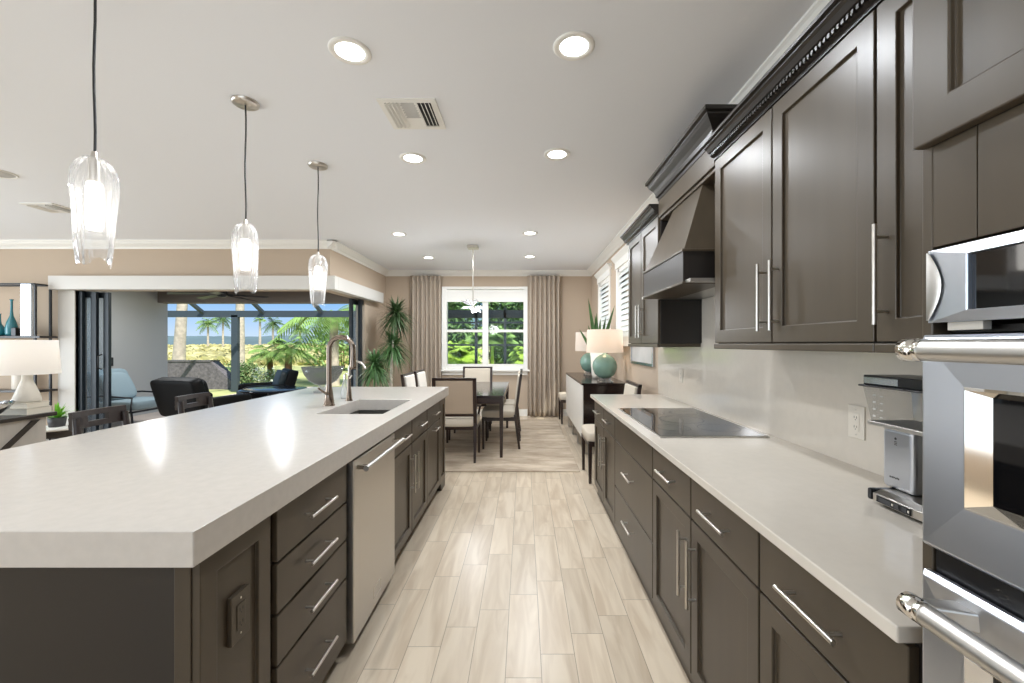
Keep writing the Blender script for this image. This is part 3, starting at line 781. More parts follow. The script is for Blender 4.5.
# ------------------------------------------------------------------ coffee maker
t = thing('coffee_maker', 'brushed metal drip coffee maker with clear water tank beside the oven', 'coffee maker', (1.12, 1.1, .915))
bx = obj('base', MB().prism([(1.035, .925), (1.215, .925), (1.215, .955), (1.06, .958), (1.035, .948)], 'y', .93, 1.262), 'nickel', t, bevel=.002)
obj('end_cap', MB().box(1.03, 1.22, 1.262, 1.278, .925, .959), 'black_plastic', bx, bevel=.006)
obj('foot', MB().box(1.06, 1.08, 1.22, 1.25, .9155, .925).box(1.06, 1.08, .95, .98, .9155, .925).box(1.18, 1.2, 1.22, 1.25, .9155, .925).box(1.18, 1.2, .95, .98, .9155, .925), 'black_plastic', bx)
sw = obj('switch_panel', MB().box(1.032, 1.0352, 1.135, 1.245, .928, .946), 'black_plastic', bx)
obj('switch', MB().box(1.030, 1.0322, 1.195, 1.235, .931, .943).box(1.030, 1.0322, 1.145, 1.160, .931, .943).box(1.030, 1.0322, 1.170, 1.185, .931, .943), 'pot_dark', sw, bevel=.0006)
obj('lamp', MB().box(1.0298, 1.0322, 1.188, 1.192, .934, .940).box(1.0298, 1.0322, 1.138, 1.142, .934, .940), 'plastic_white', sw)
bd = obj('tower', MB().box(1.095, 1.205, 1.195, 1.30, .958, 1.138), 'steel', t, bevel=.012, seg=4)
em = MB()
em.lathe([(0, 0), (.004, 0)], (0, 0, 0), 16); em.xf(Matrix.Translation((1.0944, 1.252, 1.109)) @ Matrix.Rotation(PI/2, 4, 'Y'))
for k in range(3): em.box(1.0943, 1.0947, 1.2475, 1.2565, 1.099-.0045*k, 1.101-.0045*k)
obj('crest', em, 'pot_dark', bd)
em = MB()
for k in range(7): em.box(1.0943, 1.0947, 1.272-.0048*k-.003, 1.272-.0048*k, .990+.001*(k % 2), .996-.001*((k+1) % 3))
obj('lettering', em, 'pot_dark', bd)
# tank
tk = MB().hexa([(1.075, 1.03, 1.152), (1.205, 1.03, 1.152), (1.205, 1.315, 1.152), (1.075, 1.315, 1.152)], [(1.065, 1.025, 1.256), (1.215, 1.025, 1.256), (1.215, 1.335, 1.256), (1.065, 1.335, 1.256)])
tn = obj('water_tank', tk, 'clear_plastic', t)
mk = MB()
for k in range(4):
    mk.box(1.0685, 1.069, 1.292, 1.302, 1.166+k*.021, 1.172+k*.021).box(1.0685, 1.069, 1.266, 1.276, 1.166+k*.021, 1.169+k*.021)
obj('level_marks', mk, 'art_grey', tn)
obj('tank_base', MB().box(1.07, 1.21, 1.02, 1.325, 1.139, 1.152), 'steel_warm', t, bevel=.002)
obj('lid', MB().box(1.055, 1.222, 1.03, 1.345, 1.256, 1.262).box(1.065, 1.215, 1.03, 1.335, 1.262, 1.292), 'black_plastic', t, bevel=.004)
obj('lid_label', MB().box(1.0635, 1.0652, 1.21, 1.33, 1.267, 1.286), 'silver', t)
obj('riser_tube', MB().cyl((1.13, 1.12, 1.152), (1.13, 1.12, 1.256), .014).cyl((1.13, 1.08, 1.152), (1.13, 1.08, 1.256), .018), 'clear_plastic', t)
obj('brew_basket', MB().lathe([(.03, 0), (.035, .002), (.06, .06), (.062, .07)], (1.12, 1.04, 1.068), 24), 'black_plastic', t)
obj('carafe', MB().lathe([(.0, 0), (.055, 0), (.062, .02), (.064, .06), (.05, .10), (.045, .11)], (1.12, 1.04, .958), 24), 'carafe_dark', t)

# ------------------------------------------------------------------ island
IX, IXL = -.795, -1.76    # carcass face; doors reach -.775
IY0, IY1 = 1.017, 4.18
IT, IB = .965, .883
fI = fL(IX)
# countertop with sink cut-out
SX0, SX1, SY0, SY1 = -1.26, -.856, 2.57, 3.24
b = MB(); A0, A1, B0, B1 = -2.085, -.745, .958, 4.21
outer = [(A0,B0),(A1,B0),(A1,B1),(A0,B1)]; inner = [(SX0,SY0),(SX1,SY0),(SX1,SY1),(SX0,SY1)]
V = [(x,y,IT) for x,y in outer]+[(x,y,IT) for x,y in inner]+[(x,y,IB) for x,y in outer]+[(x,y,IB) for x,y in inner]
F = []
for j in range(4):
    k = (j+1) % 4
    F += [(j, k, 4+k, 4+j), (8+k, 8+j, 12+j, 12+k), (j, 8+j, 8+k, k), (4+j, 4+k, 12+k, 12+j)]
o = obj('island_countertop', b.add(V, F), 'quartz', bevel=.003)
tag(o, 'thick white quartz island top with an undermount sink', 'countertop')
# sink
t = thing('kitchen_sink', 'undermount single-bowl sink sunk in the white island top', 'sink', ((SX0+SX1)/2, (SY0+SY1)/2, .66))
bs = MB()
rings = [(.0, IB-.001), (.002, .70), (.03, .672), (.15, .668)]
V = []; F = []
for d, z in rings: V += [(SX0-.002+d, SY0-.002+d, z), (SX1+.002-d, SY0-.002+d, z), (SX1+.002-d, SY1+.002-d, z), (SX0-.002+d, SY1+.002-d, z)]
for i in range(3): F += [(i*4+j, i*4+(j+1)%4, i*4+4+(j+1)%4, i*4+4+j) for j in range(4)]
F.append((12, 13, 14, 15))
obj('basin', bs.add(V, F), 'basin', t)
obj('drain', MB().lathe([(0, .002), (.03, .002), (.042, .004), (.045, 0)], ((SX0+SX1)/2, 2.95, .669), 24), 'chrome', t)
# body + end panels
t = thing('island_end_panel', 'dark framed panel on the near end corner of the island with an outlet', 'cabinet panel', (IX, 1.15, 0))
obj('side_panel', MB().panel(fI, IY0, 1.30, .0, .872, .02, .058), CAB, t, bevel=.0025)
fN = lambda a, c, d: (a, IY0-d+.012, c)
obj('end_face', MB().panel(fN, IXL, -.835, .0, .872, .006, 0), 'cabinet_dark', t)
obj('corner_post', MB().box(-.835, IX, IY0-.004, IY0+.04, 0, .872), CAB, t, bevel=.002)
obj('core', MB().box(IXL, IX, IY0+.012, 1.30, .0, .875), 'cabinet_dark', t)
outlet('island_outlet', 'brown outlet plate on the island end panel', IX+.02-.0105, 1.161, .648, 1, CAB, thick=.012, w_=.074, h_=.13)
def isl_unit(label, y0, y1, cat='cabinet', ztop=.875):
    t = thing('island_cabinet', label, cat, (IX, (y0+y1)/2, 0), 'cabinets of the island')
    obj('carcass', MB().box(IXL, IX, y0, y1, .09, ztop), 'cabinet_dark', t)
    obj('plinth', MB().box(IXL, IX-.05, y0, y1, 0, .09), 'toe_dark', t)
    return t
y0, y1 = 1.318, 1.862
t = isl_unit('island cabinet of four stacked drawers beside the dishwasher', 1.302, y1+.004)
yc = 1.585
for z0, z1 in ((.698, .868), (.534, .698), (.37, .534), (.085, .37)):
    zc = (z0+z1)/2
    cab_front(t, 'drawer', fI, 1.33, y1, z0, z1, 1, ((yc-.1, zc), (yc+.1, zc)), 0, X=IX)
# dishwasher
t = thing('dishwasher', 'stainless dishwasher with bar handle in the island front', 'dishwasher', (IX, 2.18, 0))
dy0, dy1 = 1.885, 2.487
obj('body', MB().box(IXL+.3, IX-.01, dy0, dy1, .06, .872), 'black_metal', t)
dd = obj('door', MB().box(IX, -.755, dy0+.003, dy1-.003, .055, .868), 'steel_warm', t, bevel=.005)
hb = MB().cyl((-.70, dy0+.0, .835), (-.70, dy1-.03, .835), .0125, n=20)
hd = obj('handle', hb, 'steel_warm', dd)
for y in (dy0+.02, dy1-.06): obj('bracket', MB().box(-.756, -.70, y, y+.02, .825, .845), 'chrome', hd, bevel=.003)
obj('badge', MB().box(-.7552, -.7535, 2.13, 2.235, .108, .112).box(-.7552, -.7535, 2.13, 2.235, .160, .164).box(-.7552, -.7535, 2.13, 2.134, .112, .16).box(-.7552, -.7535, 2.231, 2.235, .112, .16), 'chrome', dd)
obj('kick_plate', MB().box(IX-.06, IX-.05, dy0, dy1, 0, .06), 'toe_dark', t)
# sink cabinet
y0, ym, y1 = 2.495, 2.94, 3.40
t = isl_unit('island sink cabinet with two tall door handles past the dishwasher', y0-.003, y1, ztop=.65)
for a, c, hy in ((y0, ym, ym-.045), (ym, y1, ym+.045)):
    yc = (a+c)/2
    cab_front(t, 'drawer', fI, a, c, ZS, .868, 1, ((yc-.09, .79), (yc+.09, .79)), 0, X=IX)
    cab_front(t, 'door', fI, a, c, ZD0, ZS, 1, ((hy, .376), (hy, .636)), X=IX)
y0, y1 = 3.40, 3.92
t = isl_unit('island pull-out cabinet with two short horizontal handles near the dining end', y0, y1)
yc = (y0+y1)/2
cab_front(t, 'drawer', fI, y0, y1, ZS, .868, 1, ((yc-.09, .79), (yc+.09, .79)), 0, X=IX)
cab_front(t, 'door', fI, y0, y1, ZD0, ZS, 1, ((yc-.09, .655), (yc+.09, .655)), X=IX)
t = thing('island_end_panel', 'dark framed panel on a bracket foot at the dining end of the island', 'cabinet panel', (IX, 4.05, 0))
obj('core', MB().box(IXL, IX, 3.92, IY1, .09, .875), 'cabinet_dark', t)
obj('side_panel', MB().panel(fI, 3.923, IY1, ZD0, .868, .02, .058), CAB, t, bevel=.0025)
obj('bracket_foot', MB().prism([(4.02, 0), (IY1, 0), (IY1, .085), (3.96, .085), (3.98, .05)], 'x', IX-.03, IX+.018), 'cabinet_dark', t, bevel=.003)
obj('plinth', MB().box(IXL, IX-.05, 3.92, IY1-.04, 0, .09), 'toe_dark', t)

# faucet
def spout(base, rad_base, h, reach, head, label, name, cat='faucet'):
    X, Y, Z = base
    t = thing(name, label, cat, base)
    obj('base', MB().lathe([(rad_base*1.15, 0), (rad_base*1.15, .006), (rad_base, .012), (rad_base*.8, .07), (rad_base*.58, .13), (rad_base*.5, .15)], base, 24), 'faucet_nickel', t)
    rr = reach/2; zc = Z+h-rr; pts = [(X, Y, Z+.145), (X, Y, zc-.03)]
    pts += [(X+rr-rr*math.cos(a), Y, zc+rr*math.sin(a)) for a in [PI*k/14 for k in range(15)]]
    pts += [(X+reach, Y, zc-head)]
    obj('spout', MB().tube(pts, rad_base*.5, 16), 'faucet_nickel', t)
    return t, (X+reach, Y, zc-head)
t, tip = spout((UX(329, 2.918), 2.918, IT), .034, .47, .165, .05, 'tall gooseneck pull-down faucet behind the island sink', 'kitchen_faucet')
obj('spray_head', MB().lathe([(.017, .0), (.019, -.03), (.023, -.08), (.022, -.10), (0, -.10)], (tip[0], tip[1], tip[2]+.01), 20), 'faucet_nickel', t)
fx0 = UX(329, 2.918)
obj('lever', MB().tube([(fx0+.0, 2.918-.02, IT+.085), (fx0+.0, 2.918-.05, IT+.09), (fx0-.02, 2.918-.11, IT+.13)], [.012, .009, .006], 10), 'faucet_nickel', t)
bx0 = UX(349, 3.17)
t = thing('beverage_faucet', 'small curved beverage tap behind the tall gooseneck faucet', 'faucet', (bx0, 3.17, IT))
obj('base', MB().lathe([(.026, 0), (.026, .006), (.022, .014), (.014, .10), (.010, .17), (.008, .19)], (bx0, 3.17, IT), 20), 'faucet_nickel', t)
obj('spout', MB().tube([(bx0, 3.17, IT+.18), (bx0+.002, 3.17, IT+.25), (bx0+.02, 3.17, IT+.285), (bx0+.06, 3.17, IT+.295), (bx0+.10, 3.17, IT+.275), (bx0+.122, 3.17, IT+.24)], .0085, 12), 'nickel', t)
obj('lever', MB().tube([(bx0, 3.17, IT+.16), (bx0+.03, 3.15, IT+.19)], [.005, .004], 8), 'nickel', t)
sx0 = UX(345, 3.3)
t = thing('soap_bottle', 'clear glass soap pump bottle behind the sink', 'soap dispenser', (sx0, 3.3, IT))
obj('bottle', MB().lathe([(0, .001), (.03, .001), (.032, .01), (.028, .09), (.014, .13), (.012, .15)], (sx0, 3.3, IT), 24), 'bottle_glass', t)
obj('pump', MB().cyl((sx0, 3.3, IT+.15), (sx0, 3.3, IT+.185), .010).tube([(sx0, 3.3, IT+.185), (sx0+.005, 3.3, IT+.195), (sx0+.04, 3.29, IT+.19)], .005, 8), 'chrome', t)
# glass bowl on crystal foot
bxc, byc = UX(323, 3.72), 3.72
t = thing('glass_bowl', 'large grey glass bowl on a clear pedestal at the end of the island', 'bowl', (bxc, byc, IT))
obj('pedestal', MB().lathe([(0, .001), (.075, .001), (.078, .012), (.03, .025), (.024, .05), (.045, .066), (.0, .068)], (bxc, byc, IT), 28), 'bottle_glass', t)
obj('bowl', MB().lathe([(0, .066), (.06, .070), (.11, .10), (.15, .16), (.172, .225), (.168, .225), (.146, .162), (.105, .105), (.055, .078), (0, .074)], (bxc, byc, IT), 40), 'bowl_glass', t)

# bar stools along the living side of the island
def stool_proto():
    t = thing('bar_stool', '', 'bar stool', (0, 0, 0), 'bar stools along the island')
    sw_ = .21
    for sx_, sy_ in ((1, 1), (1, -1), (-1, 1), (-1, -1)):
        top = .66 if sx_ > 0 else 1.0
        obj('leg', MB().tube([(sx_*.20 if sx_ > 0 else -.22, sy_*.17, 0), (sx_*.17, sy_*.15, .62), (sx_*.17 if sx_ > 0 else -.215, sy_*.14, top-.02)], [.016, .02, .017], 8), 'stool_wood', t)
    obj('seat', MB().cushion((0, 0, .67), .215, .18, .035, .3), 'upholstery_tan', t)
    obj('stretcher', MB().box(.165, .185, -.15, .15, .22, .25).box(-.2, -.18, -.15, .15, .30, .33), 'stool_wood', t)
    r_ = MB()
    def rail(z0, z1, y0, y1):
        n_ = 6
        for k in range(n_):
            ya_, yb_ = y0+(y1-y0)*k/n_, y0+(y1-y0)*(k+1)/n_
            xa, xb = -.215-.03*(1-(ya_/.2)**2), -.215-.03*(1-(yb_/.2)**2)
            r_.hexa([(xa-.012, ya_, z0), (xa+.012, ya_, z0), (xb+.012, yb_, z0), (xb-.012, yb_, z0)], [(xa-.016, ya_, z1), (xa+.008, ya_, z1), (xb+.008, yb_, z1), (xb-.016, yb_, z1)])
    rail(.985, 1.015, -.155, .155); rail(.92, .95, -.155, .155); rail(.95, .985, -.155, -.06); rail(.95, .985, .06, .155)
    obj('top_rail', r_, 'stool_wood', t)
    r_ = MB(); rail(.80, .84, -.145, .145); obj('lower_rail', r_, 'stool_wood', t)
    return t
sp = stool_proto()
sp.location = (-2.22, 2.45, 0); sp['label'] = 'dark wooden bar stool with slotted backrest closest to the table lamp'
dup(sp, (-2.22, 3.15, 0), label='dark wooden bar stool with slotted backrest in front of the black lounge chair')

# ------------------------------------------------------------------ dining area
o = obj('area_rug', MB().box(-1.98, .61, 4.6, 7.75, .0005, .012), 'rug', bevel=.004)
tag(o, 'streaky beige area rug under the dining table', 'rug')
RZ = .012
t = thing('dining_table', 'dark espresso dining table with glossy top on the rug', 'table', (-.75, 6.06, RZ))
tx0, tx1, ty0, ty1 = -1.25, -.245, 5.13, 7.0
obj('tabletop', MB().box(tx0, tx1, ty0, ty1, .735, .765), 'table_top', t, bevel=.004)
obj('apron', MB().box(tx0+.01, tx1-.01, ty0+.01, ty0+.03, .665, .735).box(tx0+.01, tx1-.01, ty1-.03, ty1-.01, .665, .735).box(tx0+.01, tx0+.03, ty0, ty1, .665, .735).box(tx1-.03, tx1-.01, ty0, ty1, .665, .735), 'wood_espresso', t, bevel=.002)
for x in (tx0+.005, tx1-.055):
    for y in (ty0+.005, ty1-.055):
        obj('leg', MB().hexa([(x+.008, y+.008, RZ), (x+.042, y+.008, RZ), (x+.042, y+.042, RZ), (x+.008, y+.042, RZ)], [(x, y, .735), (x+.05, y, .735), (x+.05, y+.05, .735), (x, y+.05, .735)]), 'wood_espresso', t, bevel=.002)

def chair_proto(name, label, arms, up):
    """faces +y, back at -y"""
    t = thing(name, label, 'chair', (0, 0, 0), 'dining chairs')
    W = .235
    for s_ in (-1, 1):
        obj('leg', MB().hexa([(s_*W-.013, .19, 0), (s_*W+.013, .19, 0), (s_*W+.013, .216, 0), (s_*W-.013, .216, 0)], [(s_*W-.02, .185, .40), (s_*W+.02, .185, .40), (s_*W+.02, .225, .40), (s_*W-.02, .225, .40)]), 'wood_espresso', t, bevel=.002)
        obj('leg', MB().hexa([(s_*W-.013, -.285, 0), (s_*W+.013, -.285, 0), (s_*W+.013, -.255, 0), (s_*W-.013, -.255, 0)], [(s_*W-.02, -.235, .45), (s_*W+.02, -.235, .45), (s_*W+.02, -.195, .45), (s_*W-.02, -.195, .45)]), 'wood_espresso', t, bevel=.002)
    obj('seat_rail', MB().box(-W-.01, W+.01, -.22, -.20, .37, .42).box(-W-.01, W+.01, .20, .22, .37, .42).box(-W-.015, -W+.005, -.21, .21, .37, .42).box(W-.005, W+.015, -.21, .21, .37, .42), 'wood_espresso', t)
    obj('seat', MB().cushion((0, .0, .455), .255, .235, .055, .28), up, t)
    f = lambda a, c, d: (a, -.205-.13*max(0, c-.45)-d, c)
    fb = MB()
    for a0, a1, c0, c1 in ((-W-.02, -W+.02, .45, .98), (W-.02, W+.02, .45, .98), (-W-.02, W+.02, .955, .985), (-W, W, .53, .56)):
        V = [f(a, c, d) for c in (c0, c1) for a, d in ((a0, .0), (a1, .0), (a1, .035), (a0, .035))]
        fb.add(V, [(3,2,1,0),(4,5,6,7),(0,1,5,4),(1,2,6,5),(2,3,7,6),(3,0,4,7)])
    obj('back_frame', fb, 'wood_espresso', t, bevel=.003)
    pb = MB(); V = []
    a0, a1, c0, c1 = -W+.018, W-.018, .558, .957
    V = [f(a, c, d) for c in (c0, c1) for a, d in ((a0, -.022), (a1, -.022), (a1, .03), (a0, .03))]
    pb.add(V, [(3,2,1,0),(4,5,6,7),(0,1,5,4),(1,2,6,5),(2,3,7,6),(3,0,4,7)])
    obj('back_cushion', pb, up, t, bevel=.012, seg=3)
    if arms:
        for s_ in (-1, 1):
            obj('armrest', MB().tube([(s_*W, -.228, .645), (s_*(W+.025), -.10, .64), (s_*(W+.03), .06, .625), (s_*(W+.02), .12, .59), (s_*W, .13, .50), (s_*W, .13, .44)], .014, 8), 'wood_espresso', t)
    return t
ca = chair_proto('dining_armchair', 'upholstered dining armchair with its back to the kitchen at the table head', True, 'upholstery')
ca.location = (-.805, 5.19, RZ)
for c in ca.children:
    if c.name.startswith('back_cushion'): c.data.materials[0] = M['upholstery_tan']
o = dup(ca, (-.80, 7.06, RZ), PI, 'upholstered dining armchair at the window end of the table')
o = [c for c in o.children if c.name.startswith('back_cushion')][0]; o.data = o.data.copy(); o.data.materials[0] = M['upholstery']
cs = chair_proto('dining_chair', 'cream dining chair on the sideboard side of the table, nearest the kitchen', False, 'upholstery')
cs.location = (-.33, 5.80, RZ); cs.rotation_euler = (0, 0, PI/2)
dup(cs, (-.33, 6.48, RZ), PI/2, 'cream dining chair on the sideboard side of the table, nearest the window')
cw = chair_proto('dining_chair', 'white dining chair with visible backrest on the plant side, nearest the island', False, 'upholstery_white')
cw.location = (-1.27, 5.68, RZ); cw.rotation_euler = (0, 0, -PI/2)
dup(cw, (-1.27, 6.32, RZ), -PI/2, 'white dining chair on the plant side, nearest the curtain')
dup(cs, (.86, 4.46, 0), PI/2, 'spare cream chair against the wall at the counter end')
dup(cs, (.86, 7.60, 0), PI/2, 'spare cream chair in the corner between sideboard and curtain')

# sideboard
t = thing('sideboard', 'sideboard with white front and dark glossy top below the two lamps', 'sideboard', (1.0, 6.24, 0))
bx0_, bx1_, by0_, by1_ = .72, 1.285, 5.24, 7.24
obj('top', MB().box(bx0_-.008, bx1_, by0_-.008, by1_+.008, .878, .904), 'sideboard_black', t, bevel=.003)
obj('body', MB().box(bx0_+.012, bx1_, by0_, by1_, .22, .878), 'sideboard_black', t, bevel=.003)
for k in range(4):
    w_ = (by1_-by0_)/4
    obj('door', MB().box(bx0_-.004, bx0_+.012, by0_+w_*k+.003, by0_+w_*(k+1)-.003, .225, .874), 'sideboard_white', t, bevel=.002)
for y in (by0_+.12, by0_+.7, by1_-.7, by1_-.12):
    lg = MB().tube([(bx0_+.03, y-.05, 0), (bx0_+.03, y+.05, .22)], .009, 8).tube([(bx0_+.03, y+.05, 0), (bx0_+.03, y-.05, .22)], .009, 8)
    lg.tube([(bx1_-.06, y-.05, 0), (bx1_-.06, y+.05, .22)], .009, 8).tube([(bx1_-.06, y+.05, 0), (bx1_-.06, y-.05, .22)], .009, 8)
    lg.tube([(bx0_+.03, y, .004), (bx1_-.06, y, .004)], .006, 6)
    obj('leg', lg, 'nickel', t)
# lamps
def point(name, loc, pw, color=(1, .64, .36), r=.04):
    l = bpy.data.lights.new(name, 'POINT'); l.energy = pw; l.color = color; l.shadow_soft_size = r
    o = bpy.data.objects.new(name, l); col.objects.link(o); o.location = loc
t = thing('table_lamp', 'celadon ball lamp with white drum shade standing nearest on the sideboard', 'lamp', (1.03, 5.42, .904), 'celadon lamps on the sideboard')
c0 = (1.03, 5.42, .904)
obj('crystal_foot', MB().box(.94, 1.12, 5.33, 5.51, .905, .925).box(.965, 1.095, 5.355, 5.485, .925, .955), 'crystal', t, bevel=.004)
obj('globe', MB().lathe([(.03, .05), (.075, .058), (.125, .10), (.152, .17), (.156, .205), (.145, .26), (.11, .31), (.06, .345), (.03, .355), (.022, .38)], c0, 36), 'celadon', t)
obj('neck', MB().cyl((1.03, 5.42, 1.28), (1.03, 5.42, 1.40), .010, n=12), 'nickel', t)
obj('shade', MB().lathe([(.232, .375), (.222, .665)], c0, 40), 'shade_white', t)
obj('shade_ring', MB().lathe([(.0, .655), (.02, .655), (.02, .66), (0, .66)], c0, 16), 'nickel', t)
obj('bulb', MB().sphere((1.03, 5.42, 1.45), .03), 'bulb', t)
point('lamp_light', (1.03, 5.42, 1.45), 4.5)
dup(t, (1.03, 6.62, .904), label='celadon ball lamp with white drum shade standing far on the sideboard, near the corner')
point('lamp_light', (1.03, 6.62, 1.45), 1.5)
# spiky plant between lamps
t = thing('snake_plant', 'tall spiky succulent plant standing between the two sideboard lamps', 'plant', (1.03, 6.02, .904))
obj('pot', MB().lathe([(0, .001), (.08, .001), (.09, .05), (.11, .36), (.10, .37), (.09, .36), (0, .36)], (1.05, 6.02, .904), 28), 'ceramic_white', t)
lf = MB()
for k, (dx, dy, L_, w_) in enumerate([(-.16, .0, .80, .085), (-.06, .05, .55, .09), (.05, -.02, .5, .08), (.30, .0, .72, .08), (.50, -.05, .45, .08), (-.6, .0, .40, .075), (.2, .12, .55, .08), (-.3, -.1, .42, .08), (.0, .2, .6, .08)]):
    for rr_ in (0, .9):
        d = Vector((dx, dy, 1)).normalized()
        up = Vector((math.sin(rr_), -math.cos(rr_), 0))
        lf.leaf((1.05+dx*.1, 6.02+dy*.1, 1.255), d, up, L_, w_, -.0 if dx < .4 else .1, 6)
obj('leaves', lf, 'plant_green', t)
# framed picture on right wall
t = thing('framed_picture', 'small pale framed picture on the wall past the backsplash', 'picture', (XR, 4.68, 1.38))
obj('frame', MB().box(XR-.025, XR-.001, 4.22, 4.25, 1.16, 1.62).box(XR-.025, XR-.001, 5.06, 5.09, 1.16, 1.62).box(XR-.025, XR-.001, 4.25, 5.06, 1.16, 1.19).box(XR-.025, XR-.001, 4.25, 5.06, 1.59, 1.62), 'silver', t, bevel=.002)
obj('print', MB().box(XR-.012, XR-.001, 4.25, 5.06, 1.19, 1.59), 'art_grey', t)

# curtains
def curtain(u0, u1, label):
    Y = 8.08; xa, xb = UX(u0, Y), UX(u1, Y)
    t = thing('curtain_panel', label, 'curtain', ((xa+xb)/2, Y, .01), 'pleated curtains at the dining window')
    n_, nz = 150, 24; V = []; F = []
    for i in range(nz+1):
        z = .015+(2.69-.015)*i/nz; s_ = i/nz
        for j in range(n_+1):
            a = j/n_; k = 7
            ph = a*k*2*PI
            amp = .045*(1-.55*max(0, (s_-.9)/.1))
            x = xa+(xb-xa)*a+.010*math.sin(ph*.5+s_*2)*(1-s_)
            y = Y+amp*math.sin(ph+.4*math.sin(s_*3+a*5))+.012*math.sin(a*21+s_*2)
            V.append((x, y, z))
    for i in range(nz):
        for j in range(n_): q = i*(n_+1)+j; F.append((q, q+1, q+n_+2, q+n_+1))
    obj('drape', MB().add(V, F, True), 'curtain', t, solid=.004)
    hd = MB()
    for k in range(7):
        x = xa+(xb-xa)*(k+.75)/7
        hd.cushion((x, Y-.035, 2.62), .018, .02, .06, .6, 10, 8)
    obj('pleat', hd, 'curtain', t)
    obj('rod', MB().cyl((xa+.02, Y+.065, 2.66), (xb-.02, Y+.065, 2.66), .012, n=10), 'black_metal', t)
curtain(410, 441, 'taupe pleated curtain beside the tall dracaena plant')
curtain(527.5, 560, 'taupe pleated curtain beside the sideboard corner')

# dracaena
t = thing('dracaena_plant', 'tall potted dracaena with three spiky heads in the corner by the curtain', 'plant', (-2.2, 7.05, 0))
PX, PY = -2.2, 7.05
obj('pot', MB().lathe([(0, .002), (.15, .002), (.17, .04), (.21, .38), (.22, .40), (.20, .40), (.19, .36), (0, .36)], (PX, PY, 0), 28), 'pot_dark', t)
obj('soil', MB().lathe([(0, .365), (.19, .365)], (PX, PY, 0), 24), 'soil', t)
heads = [((UX(396, 7.3), 7.3, VZ(314, 7.3)), .41), ((UX(393, 7.2), 7.2, VZ(346, 7.2)), .42), ((UX(375, 6.5), 6.5, VZ(366, 6.5)), .36)]
for (hx, hy, hz), L_ in heads:
    obj('trunk', MB().tube([(PX+(hx-PX)*.2, PY, .36), (PX+(hx-PX)*.5, PY, .36+(hz-.36)*.5), (hx, hy, hz)], [.026, .02, .016], 10), 'bark', t)
    lf = MB()
    for k in range(330):
        a = R.random()*2*PI; el = R.uniform(-.9, 1.4); d = (math.cos(a)*math.cos(el), math.sin(a)*math.cos(el), math.sin(el))
        lf.leaf((hx, hy, hz+R.uniform(-.06, .06)), d, (0, 0, 1), L_*R.uniform(.75, 1.1), .032, R.uniform(.1, .7), 4)
    obj('leaf_head', lf, 'plant_dark' if hz > 1.5 else 'plant_green', t)

# ------------------------------------------------------------------ living area at the left
# lamp cabinet
t = thing('side_cabinet', 'whitewashed side cabinet with dark top and a dark diagonal brace', 'cabinet', (-4.8, 3.5, 0))
obj('top', MB().box(-5.3, -4.38, 3.0, 3.99, .72, .755), 'dark_wood', t, bevel=.004)
obj('body', MB().box(-5.25, -4.43, 3.05, 3.94, 0, .72), 'whitewash', t, bevel=.003)
obj('brace', MB().hexa([(-4.43, 3.1, .05), (-4.415, 3.1, .05), (-4.415, 3.16, .05), (-4.43, 3.16, .05)], [(-4.43, 3.82, .70), (-4.415, 3.82, .70), (-4.415, 3.88, .70), (-4.43, 3.88, .70)]), 'dark_wood', t)
t = thing('book_stack', '', 'book')
bpy.data.objects.remove(t)
for k, (z0, z1, sh_, lb) in enumerate([(.7555, .812, 0, 'large pale book lying directly on the side cabinet under the lamp'), (.8125, .858, .012, 'pale book on top of the pair under the table lamp')]):
    t = thing('book', lb, 'book', (-4.53, 3.87, z0), 'books under the table lamp')
    x0, x1, y0, y1 = -4.66+sh_, -4.405-sh_, 3.765+sh_, 3.975-sh_
    obj('cover', MB().box(x0, x1, y0, y1, z0, z0+.004).box(x0, x1, y0, y1, z1-.004, z1).box(x0, x0+.004, y0, y1, z0, z1), 'book_cover', t, bevel=.001)
    obj('pages', MB().box(x0+.004, x1-.006, y0+.006, y1-.006, z0+.004, z1-.004), 'pages', t)
LX, LY, LZ = -4.525, 3.87, .858
t = thing('table_lamp', 'white ribbed ceramic table lamp with wide drum shade on two books', 'lamp', (LX, LY, LZ))
obj('base', MB().lathe([(0, .001), (.085, .001), (.092, .02), (.088, .05), (.062, .13), (.038, .20), (.034, .25), (.036, .275), (0, .275)], (LX, LY, LZ), 32), 'ceramic_white', t)
obj('neck', MB().cyl((LX, LY, LZ+.27), (LX, LY, LZ+.42), .01, n=12), 'nickel', t)
obj('shade', MB().lathe([(.215, .257), (.195, .566)], (LX, LY, LZ), 44), 'shade_ivory', t)
obj('bulb', MB().sphere((LX, LY, LZ+.43), .03), 'bulb', t)
point('lamp_light', (LX, LY, LZ+.42), 2.4, (1, .9, .78))
t = thing('silver_bowl', 'silver oval bowl with upswept rim on the side cabinet in front of the lamp', 'bowl', (-4.56, 3.55, .755))
b = MB().lathe([(0, .002), (.06, .004), (.11, .03), (.165, .075), (.195, .12), (.19, .12), (.155, .078), (.10, .04), (0, .012)], (-4.56, 3.55, .755), 40,
               fn=lambda a, r, z: (r*(1+.18*math.cos(2*a)), z*(1+.35*math.cos(2*a))))
obj('shell', b, 'silver', t)
